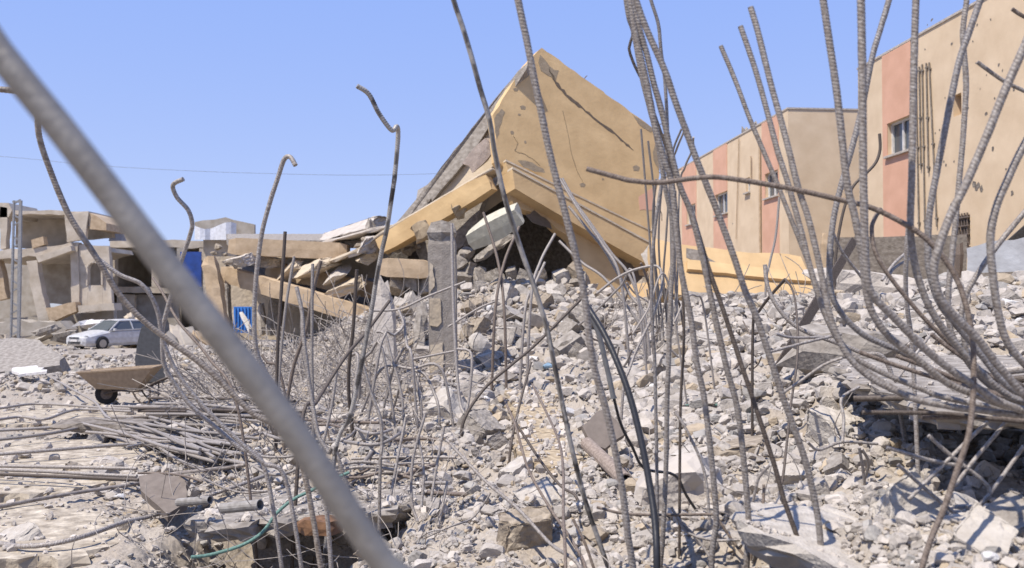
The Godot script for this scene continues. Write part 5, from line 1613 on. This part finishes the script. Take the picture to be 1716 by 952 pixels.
	for q in [[766, 585, 786, 588, 791, 608, 786, 666, 781, 696], [632, 556, 645, 560, 656, 600, 668, 640, 676, 690], [602, 668, 606, 612, 622, 590, 640, 584], [648, 668, 660, 615, 682, 580, 690, 610, 700, 650, 706, 684], [668, 520, 676, 545, 660, 562, 640, 572], [676, 530, 682, 580, 690, 600], [585, 600, 596, 592, 600, 610, 590, 680], [690, 620, 712, 628, 728, 660, 735, 684], [606, 690, 640, 618, 690, 618, 740, 620]]:
		bar("bar_light", 5, 7.8, 7.6, "loop", q, false)
	# long bars at the left
	bar("bar_rust_tip", 11, 2.9, 3.3, "", [-60, 146, 0, 150, 35, 155, 58, 165, 62, 190, 66, 230, 82, 280, 115, 359, 163, 434, 198, 491, 238, 535, 282, 570, 348, 619, 420, 690, 500, 760], true, "long ribbed bar with a rusty right angled hook drooping from the sky")
	bar("bar_light", 8.5, 3.6, 3.9, "", [307, 300, 290, 310, 296, 330, 315, 352, 322, 375, 318, 395, 308, 425, 300, 450, 290, 485, 280, 520, 273, 550, 272, 580, 275, 610, 290, 640, 320, 680, 360, 715, 400, 750, 445, 790], true, "wavy ribbed bar with a bent tip in front of the blue doorway")
	bar("bar_light", 8.5, 3.6, 3.8, "", [162, 432, 200, 460, 235, 475, 255, 500, 265, 525, 270, 555, 278, 585, 300, 630, 340, 680, 390, 730, 440, 775, 480, 810], true, "ribbed bar curving over from beside the arched house to the pit")
	bar("bar_rust", 5, 6.0, 5.4, "", [256, 466, 272, 490, 300, 540, 350, 600, 400, 690], false, "thin brown rod slanting behind the close out of focus bar")
	# bars laid on the ground
	laid("bar_pipe", 15, "", [-40, 878, 0, 870, 74, 855, 148, 842, 229, 829, 277, 814, 333, 807, 388, 801, 428, 795], 0.08, false, "long thick grey pipe with dark bands lying above the pale floor", "pipe")
	laid("bar_light", 9, "", [-40, 926, 0, 933, 37, 938, 92, 933, 148, 918, 207, 896, 259, 883, 333, 855, 407, 829, 460, 808], 0.07, true, "pale ribbed bar sagging along the ground below the thick pipe")
	for q in [[-40, 806, 100, 809, 229, 812], [-40, 812, 74, 817, 148, 822, 229, 826], [-40, 820, 100, 826, 232, 833], [-40, 788, 92, 777, 222, 766, 262, 768], [-40, 743, 92, 735, 174, 727, 259, 722], [-40, 762, 74, 748, 148, 733, 178, 727, 240, 716], [-40, 704, 0, 700, 55, 692, 111, 694, 178, 700, 222, 702, 300, 712], [-40, 728, 30, 716, 74, 720, 111, 707, 140, 702, 220, 706], [87, 644, 129, 670, 159, 689, 178, 715, 207, 733, 259, 748, 333, 763, 418, 777], [237, 663, 333, 696, 444, 722], [92, 735, 200, 738, 300, 752], [220, 718, 330, 716, 470, 740]]:
		laid(["bar_grey", "bar_dark", "bar_light"][int(abs(q[1])) % 3], 6, "laid", q, 0.12, false)
	var r := RandomNumberGenerator.new()
	r.seed = 9
	for i in 24:
		var x0 := r.randf_range(130, 260)
		var y0 := r.randf_range(722, 752)
		var x1 := r.randf_range(330, 440)
		var y1 := y0 + r.randf_range(28, 62)
		laid(["bar_light", "bar_grey", "bar_light"][i % 3], r.randf_range(5, 8), "laid", [x0, y0, lerpf(x0, x1, 0.35), lerpf(y0, y1, 0.32), lerpf(x0, x1, 0.7), lerpf(y0, y1, 0.75), x1, y1], r.randf_range(0.06, 0.2), i % 2 == 0)
	for i in 20:
		var x0 := r.randf_range(170, 290)
		var y0 := r.randf_range(696, 728)
		var x1 := r.randf_range(400, 520)
		var y1 := y0 + r.randf_range(2, 30)
		laid(["bar_light", "bar_grey", "bar_light", "bar_dark"][i % 4], r.randf_range(4.5, 7), "laid", [x0, y0, lerpf(x0, x1, 0.4), lerpf(y0, y1, 0.2), x1, y1], r.randf_range(0.08, 0.24), false)
	for i in 26:
		var x0 := r.randf_range(210, 620)
		var y0 := r.randf_range(700, 880)
		var ln := r.randf_range(60, 170)
		var an := r.randf_range(-0.5, 0.5)
		var bw := r.randf_range(-0.35, 0.35)
		var q := []
		for k in 5:
			var t := k / 4.0
			q.append(x0 + cos(an) * ln * t + sin(an) * bw * ln * sin(PI * t))
			q.append(clampf(y0 + sin(an) * ln * t * 0.6 - cos(an) * bw * ln * 0.6 * sin(PI * t), 690.0, 940.0))
		laid(["bar_light", "bar_grey", "bar_rust"][i % 3], r.randf_range(3.5, 6.5), "bent", q, r.randf_range(0.05, 0.24), false)
	# cage in the middle
	for q in [[589, 781, 680, 778, 763, 779, 5], [644, 750, 700, 746, 744, 748, 7], [560, 842, 585, 840, 659, 837, 800, 846, 8], [618, 876, 660, 872, 711, 868, 6], [644, 829, 685, 807, 729, 792, 9], [652, 833, 689, 824, 755, 824, 7], [648, 737, 607, 792, 585, 833, 8], [629, 733, 592, 759, 563, 781, 10], [529, 707, 560, 716, 603, 722, 6], [622, 678, 648, 686, 674, 696, 7], [600, 764, 680, 760, 740, 764, 6]]:
		var w: float = q.pop_back()
		laid(["bar_grey", "bar_light", "bar_rust"][int(q[0]) % 3], w, "cage", q, 0.05, true)
	for q in [[713, 692, 692, 770, 690, 840, 700, 874], [744, 715, 731, 785, 722, 840], [750, 807, 742, 845, 735, 881], [680, 700, 668, 760, 655, 830], [700, 730, 710, 790, 706, 850]]:
		bar("bar_light", 5, 4.4, 4.3, "cage", q, false, "", "rebar", false)
	for q in [[685, 940, 692, 914, 718, 892, 744, 889, 764, 900, 766, 915], [690, 912, 748, 885, 789, 870, 811, 844, 822, 826]]:
		bar("bar_light", 3.5, 4.0, 4.0, "wire", q, false, "", "rebar", false)
	# wires sticking up all over the left middle
	for i in 16:
		var x := r.randf_range(430, 760)
		var y := r.randf_range(600, 780)
		var hgt := r.randf_range(20, 90)
		var dx := r.randf_range(-30, 30)
		bar(["bar_rust", "bar_grey", "bar_light"][i % 3], r.randf_range(3, 5), -1, -1, "wire", [x + dx, y - hgt, x + dx * 0.6 + r.randf_range(-5, 5), y - hgt * 0.5, x, y], false)
	for i in 26:
		var x := r.randf_range(1000, 1300)
		var y := r.randf_range(500, 640)
		var hgt := r.randf_range(15, 60)
		var dx := r.randf_range(-40, 40)
		bar(["bar_rust", "bar_grey", "bar_light"][i % 3], r.randf_range(2.5, 4), -1, -1, "wire", [x + dx, y - hgt, x + dx * 0.6 + r.randf_range(-5, 5), y - hgt * 0.5, x, y], false)
	# ropes
	bar("green_rope", 6, 4.3, 4.0, "", [585, 792, 552, 806, 522, 822, 490, 838, 462, 862, 440, 892, 405, 914, 352, 930, 320, 934], false, "green rope hanging across the dark pit", "rope", false)
	laid("green_rope", 4, "", [1076, 722, 1122, 696, 1178, 689, 1237, 698, 1296, 720], 0.05, false, "thin green cord lying over the pale rubble", "cord")

# ---------------------------------------------------------------- rubble
var ico := {}

func icosphere(level: int) -> Array:
	if ico.has(level):
		return ico[level]
	var t := (1.0 + sqrt(5.0)) / 2.0
	var v := []
	for q in [[-1, t, 0], [1, t, 0], [-1, -t, 0], [1, -t, 0], [0, -1, t], [0, 1, t], [0, -1, -t], [0, 1, -t], [t, 0, -1], [t, 0, 1], [-t, 0, -1], [-t, 0, 1]]:
		v.append(Vector3(q[0], q[1], q[2]).normalized())
	var f := [[0, 11, 5], [0, 5, 1], [0, 1, 7], [0, 7, 10], [0, 10, 11], [1, 5, 9], [5, 11, 4], [11, 10, 2], [10, 7, 6], [7, 1, 8], [3, 9, 4], [3, 4, 2], [3, 2, 6], [3, 6, 8], [3, 8, 9], [4, 9, 5], [2, 4, 11], [6, 2, 10], [8, 6, 7], [9, 8, 1]]
	for l in level:
		var g := []
		var seen := {}
		for tri in f:
			var m := []
			for k in 3:
				var a: int = tri[k]
				var b: int = tri[(k + 1) % 3]
				var key := mini(a, b) * 100000 + maxi(a, b)
				if not seen.has(key):
					seen[key] = v.size()
					v.append(((v[a] + v[b]) * 0.5).normalized())
				m.append(seen[key])
			g.append_array([[tri[0], m[0], m[2]], [tri[1], m[1], m[0]], [tri[2], m[2], m[1]], m])
		f = g
	ico[level] = [v, f]
	return ico[level]

func rock_mesh(seed_: int, level: int, slabby := 0.0) -> ArrayMesh:
	# a ball cut by random planes: a broken lump with flat faces and worn edges
	var r := RandomNumberGenerator.new()
	r.seed = seed_
	var s := icosphere(level)
	var cuts := []
	if seed_ % 2 == 1:
		# a block fragment: three pairs of nearly square faces, then a few breaks
		var q := Basis(Vector3(r.randfn(), r.randfn(), r.randfn()).normalized(), r.randf_range(0, TAU))
		for ax in [q.x, q.y, q.z]:
			cuts.append([ax.rotated(q.x, r.randf_range(-0.15, 0.15)), r.randf_range(0.40, 0.62)])
			cuts.append([-ax.rotated(q.y, r.randf_range(-0.15, 0.15)), r.randf_range(0.40, 0.62)])
	for i in (4 if seed_ % 2 == 1 else 11):
		var n := Vector3(r.randfn(), r.randfn(), r.randfn()).normalized()
		cuts.append([n, r.randf_range(0.42, 0.85)])
	var st := Vector3(r.randf_range(0.8, 1.35), r.randf_range(0.6, 1.0) * (1.0 - slabby * 0.6), r.randf_range(0.7, 1.2))
	var nz := FastNoiseLite.new()
	nz.seed = seed_
	nz.frequency = 1.6
	var pts := []
	for p0 in s[0]:
		var p: Vector3 = p0
		for c in cuts:
			var d: float = p.dot(c[0])
			if d > c[1]:
				p -= c[0] * (d - c[1])
		p += p0 * nz.get_noise_3dv(p0 * 1.5) * (0.05 if seed_ % 2 == 1 else 0.12) + Vector3(r.randf_range(-1, 1), r.randf_range(-1, 1), r.randf_range(-1, 1)) * (0.03 if level > 1 else 0.05)
		pts.append(p * st)
	var mb := MB.new()
	for f in s[1]:
		mb.tri(pts[f[0]], pts[f[1]], pts[f[2]], pts[f[0]] + pts[f[1]] + pts[f[2]])
	return mb.mesh()

func random_basis(r: RandomNumberGenerator) -> Basis:
	return Basis(Vector3(r.randfn(), r.randfn(), r.randfn()).normalized(), r.randf_range(0, TAU))

func build_rubble() -> void:
	var r := RandomNumberGenerator.new()
	r.seed = 4242
	# chunks that stand out
	var named := [
		[1522, 868, 62, "chunk_pale", "large pale faceted boulder lying in the hollow under the stirrup rods"],
		[1640, 905, 58, "chunk_pale", "rounded pale lump beside the root of the arching bar"],
		[1708, 880, 60, "chunk_grey", "big smooth grey chunk at the root of the tall bars"],
		[1620, 700, 46, "chunk_tan", "tan lump perched on the rim of the black hollow"],
		[1500, 705, 40, "chunk_pale", "flat faced pale chunk below the dark steel tube"],
		[1385, 720, 48, "chunk_pale", "long pale chunk ringed by a curved wire"],
		[1250, 770, 52, "chunk_tan", "tan wedge chunk lying above the slab gap"],
		[1310, 800, 40, "chunk_pale", "pale chunk between the slab gap and the tan wedge"],
		[1420, 600, 44, "chunk_grey", "grey chunk against the half buried beam"],
		[1690, 650, 42, "chunk_tan", "tan chunk beneath the hollow tube ends"],
		[1100, 640, 26, "chunk_grey", "grey chunk sunk beside the dark rusty bar"],
		[1185, 575, 34, "chunk_pale", "broad pale chunk on the mound crest"],
		[802, 725, 36, "chunk_grey", "grey pointed chunk above the yellow panel edge"],
		[764, 694, 26, "chunk_grey", "small grey chunk left of the slanting dark rod foot"],
		[835, 745, 24, "chunk_grey", "grey split stone beside the yellow panel"],
		[905, 845, 44, "chunk_pale", "pale flat flake leaning below the yellow panel"],
		[880, 905, 50, "chunk_tan", "tan slab corner at the end of the slanting bar"],
		[870, 800, 34, "chunk_pale", "pale squared lump at the lower end of the yellow panel"],
		[800, 560, 34, "chunk_tan", "tan chunk stacked under the hollow mouth beside the column"],
		[845, 500, 26, "chunk_pale", "pale chunk on the sill of the dark hollow"],
		[905, 515, 26, "chunk_tan", "tan chunk among the stack under the hollow"],
		[985, 540, 30, "chunk_grey", "grey chunk right of the stack under the hollow"],
		[30, 915, 40, "chunk_pale", "pale flat stone on the dusty floor near the sagging bar"],
		[120, 790, 26, "chunk_tan", "tan crumb heap on the pale dusty floor"],
	]
	for q in named:
		var d := hit(q[0], q[1] + q[2] * 0.25)
		var p := P(q[0], q[1], d)
		var sz: float = 1.4 * q[2] / FPX * d
		var g := terrain(p.x, d)
		var o := solo("concrete_chunk", rock_mesh(int(q[0]) * 2 + 1, 3), M[q[3]], q[4], "concrete chunk", "", Vector3(p.x, maxf(p.y, g) , -d))
		o.basis = random_basis(r).scaled(Vector3.ONE * sz)
	# blocks heaped under the mouth of the hollow
	var blocks := []
	for i in 6:
		blocks.append(rock_mesh(1501 + i * 2, 2, 0.25 if i % 2 else 0.0))
	for i in 60:
		var px := r.randf_range(770, 1010) if i < 46 else r.randf_range(650, 720)
		var d := r.randf_range(13.8, 19.2)
		var x := (px - CX) / FPX * d
		var s := r.randf_range(0.14, 0.34)
		var o := solo("wall_block", blocks[i % 6], M[["chunk_tan", "chunk_pale", "chunk_grey"][i % 3]], ["tan", "pale", "grey"][i % 3] + " squarish wall block heaped below the mouth of the hollow", "wall block", ["tan", "pale", "grey"][i % 3] + " wall blocks heaped under the hollow", Vector3(x, terrain(x, d) + s * 0.3, -d))
		o.basis = random_basis(r).scaled(Vector3.ONE * s)
	for q in [[716, 476, 0.30], [770, 470, 0.34], [786, 452, 0.24], [772, 440, 0.26], [800, 470, 0.3], [826, 464, 0.26], [880, 470, 0.25], [905, 462, 0.22], [940, 466, 0.3], [960, 456, 0.26], [972, 470, 0.32], [690, 470, 0.3], [664, 480, 0.28], [858, 458, 0.2], [782, 425, 0.2], [1100, 455, 0.3], [1118, 470, 0.34], [1090, 430, 0.24], [1108, 420, 0.26], [1132, 446, 0.3], [1080, 486, 0.3]]:
		var o := solo("wall_block", blocks[int(q[0]) % 6], M[["chunk_tan", "chunk_pale", "concrete"][int(q[1]) % 3]], ("jagged wall lump choking the mouth of the hollow" if q[0] < 1000 else "jagged wall lump piled against the end of the yellow wall"), "wall block", ("lumps choking the hollow" if q[0] < 1000 else "lumps against the yellow wall end"), P(q[0], q[1], 19.6 if q[0] < 1000 else 18.8))
		o.basis = random_basis(r).scaled(Vector3.ONE * q[2] * 1.35)
	# 285 more loose chunks, all alike but for their place
	var variants := []
	for i in 14:
		variants.append(rock_mesh(900 + i, 2, 0.5 if i % 3 == 0 else 0.0))
	var mats := ["chunk_pale", "chunk_grey", "chunk_pale", "chunk_tan", "concrete_pale", "chunk_grey"]
	var n := 0
	while n < 285:
		var px := r.randf_range(-30, 1746)
		var d := exp(r.randf_range(log(2.1), log(24.0)))
		var x := (px - CX) / FPX * d
		if r.randf() > rubble_amount(x, d) or (px < 330 and r.randf() < 0.6):
			continue
		var s := exp(r.randfn(2.55, 0.42)) / FPX * d
		s = clampf(s, 0.02, 0.42)
		if px < 400.0:
			s *= 0.6
		if px > 900 and d < 5.0:
			s *= 1.35
		if n % 5 == 0 and px > 600:
			s *= 1.7
		var tone: String = ("flat " if (n % 14) % 3 == 0 else "lumpy ") + ["pale", "grey", "pale", "tan", "dusty white", "grey"][n % 6]
		var o := solo("concrete_chunk", variants[n % 14], M[mats[n % 6]], tone + " loose concrete chunk lying in the rubble", "concrete chunk", tone + " loose concrete chunks", Vector3(x, terrain(x, d) + s * 0.22, -d))
		o.basis = random_basis(r).scaled(Vector3(1, r.randf_range(0.7, 1.0), 1) * s)
		n += 1
	# everything smaller: one mass
	var root := Node3D.new()
	root.name = "rubble"
	root.set_meta("kind", "stuff")
	root.set_meta("label", "mass of small broken concrete and dust covering the ground")
	root.set_meta("category", "rubble")
	add_child(root)
	var small := 8
	var lists := []
	for i in small:
		lists.append([])
	var total := 0
	while total < 135000:
		var px := r.randf_range(-140, 1860)
		var d := exp(r.randf_range(log(1.75), log(48.0)))
		var x := (px - CX) / FPX * d
		var am := rubble_amount(x, d)
		var clump := clampf(0.75 + noise_c.get_noise_2d(x * 1.3 + 40.0, d * 1.3) * 1.3, 0.12, 1.0)
		if r.randf() > am * clump:
			continue
		var s := minf(exp(r.randfn(1.25 if px < 900.0 else 1.25 + 0.4 * clampf((px - 900.0) / 150.0, 0.0, 1.0), 0.66)), 24.0) / FPX * d
		s = clampf(s, 0.0035, 0.2)
		if d > 14.0 and px < 700.0:
			s *= 0.72
		var shade := r.randf_range(0.37, 0.52)
		var c := Color(shade * 1.045, shade * 0.955, shade * 0.85)
		var k := r.randf()
		if k < 0.06:
			c = Color(shade * 0.95, shade * 0.78, shade * 0.56)
		elif k < 0.14:
			c = Color(shade * 0.78, shade * 0.74, shade * 0.68)
		elif k < 0.148:
			c = Color(0.66, 0.65, 0.63)
		var b := random_basis(r).scaled(Vector3(1, r.randf_range(0.65, 1.0), 1) * s)
		lists[total % small].append([Transform3D(b, Vector3(x, terrain(x, d) + s * r.randf_range(-0.1, 0.55), -d)), c])
		total += 1
	for pts in tops:
		var flat := PackedVector2Array()
		var lo := Vector2(1e9, 1e9)
		var hi := Vector2(-1e9, -1e9)
		for p in pts:
			flat.append(Vector2(p.x, p.z))
			lo = lo.min(Vector2(p.x, p.z))
			hi = hi.max(Vector2(p.x, p.z))
		var pl := Plane(pts[0], pts[1], pts[pts.size() - 2])
		var dd := -pts[0].z as float
		for i in (420 if pts.size() == 6 else 1500):
			var q := Vector2(r.randf_range(lo.x, hi.x), r.randf_range(lo.y, hi.y))
			if not Geometry2D.is_point_in_polygon(q, flat) or noise_c.get_noise_2d(q.x * 4.0, q.y * 4.0) < r.randf_range(-0.25, 0.3):
				continue
			var y := (pl.d - pl.normal.x * q.x - pl.normal.z * q.y) / pl.normal.y
			var s := clampf(exp(r.randfn(1.2, 0.55)) / FPX * dd, 0.003, 0.07)
			var shade := r.randf_range(0.40, 0.62)
			lists[i % small].append([Transform3D(random_basis(r).scaled(Vector3.ONE * s), Vector3(q.x, y + s * 0.3, q.y)), Color(shade * 1.045, shade * 0.955, shade * 0.85)])
	for i in small:
		var mm := MultiMesh.new()
		mm.transform_format = MultiMesh.TRANSFORM_3D
		mm.use_colors = true
		mm.mesh = rock_mesh(700 + i, 1, 0.4 if i == 2 else 0.0)
		mm.instance_count = lists[i].size()
		for j in lists[i].size():
			mm.set_instance_transform(j, lists[i][j][0])
			mm.set_instance_color(j, lists[i][j][1])
		var o := MultiMeshInstance3D.new()
		o.name = "rubble_pieces"
		o.multimesh = mm
		o.material_override = M.chunk
		root.add_child(o, true)

# ---------------------------------------------------------------- tangled wire
func build_tangles() -> void:
	var r := RandomNumberGenerator.new()
	r.seed = 77
	for a in [[330, 690, 9.5, 18.0, 1050, 0.55, "brownish tangle of thin wire spread on the ground before the sagging beams"], [985, 1120, 11.0, 17.0, 130, 0.4, "patch of thin tangled wire below the yellow wall end"], [1180, 1420, 9.5, 14.5, 90, 0.35, "fringe of thin wire along the foot of the fallen yellow wall"], [760, 830, 13.5, 17.0, 50, 0.4, "wisps of wire behind the square column"], [250, 760, 3.9, 9.0, 330, 0.3, "scattered short wire ends in the rubble round the bent cage"], [1000, 1500, 2.6, 6.5, 70, 0.14, "scattered short wire ends in the pale rubble below the sheaf"]]:
		var mb := MB.new()
		for i in int(a[4]):
			var d: float = r.randf_range(a[2], a[3])
			var x: float = (r.randf_range(a[0], a[1]) - CX) / FPX * d
			var p := Vector3(x, terrain(x, d) + r.randf_range(-0.03, a[5] * 0.5), -d)
			var dir := Vector3(r.randfn(), r.randfn() * 0.45, r.randfn()).normalized()
			var bend := Vector3(r.randfn(), r.randfn(), r.randfn()).normalized()
			var rad := 0.0042 * clampf(d / 9.0, 0.45, 1.5)
			var step: float = a[5] * r.randf_range(0.10, 0.3)
			for k in 9:
				dir = dir.rotated(bend, r.randf_range(0.02, 0.34))
				var q := p + dir * step
				var g := terrain_base(q.x, -q.z)
				if q.y < g - 0.05:
					dir.y = absf(dir.y)
				var u := dir.cross(Vector3(0.3, 1, 0.2)).normalized() * rad
				var w := dir.cross(u).normalized() * rad
				for f in [[u, w], [w, -u], [-u, -w], [-w, u]]:
					mb.quad(p + f[0], q + f[0], q + f[1], p + f[1], f[0] + f[1])
				p = q
		var o := solo("tangled_wire", mb.mesh(), M.wire, a[6], "wire")
		o.set_meta("kind", "stuff")
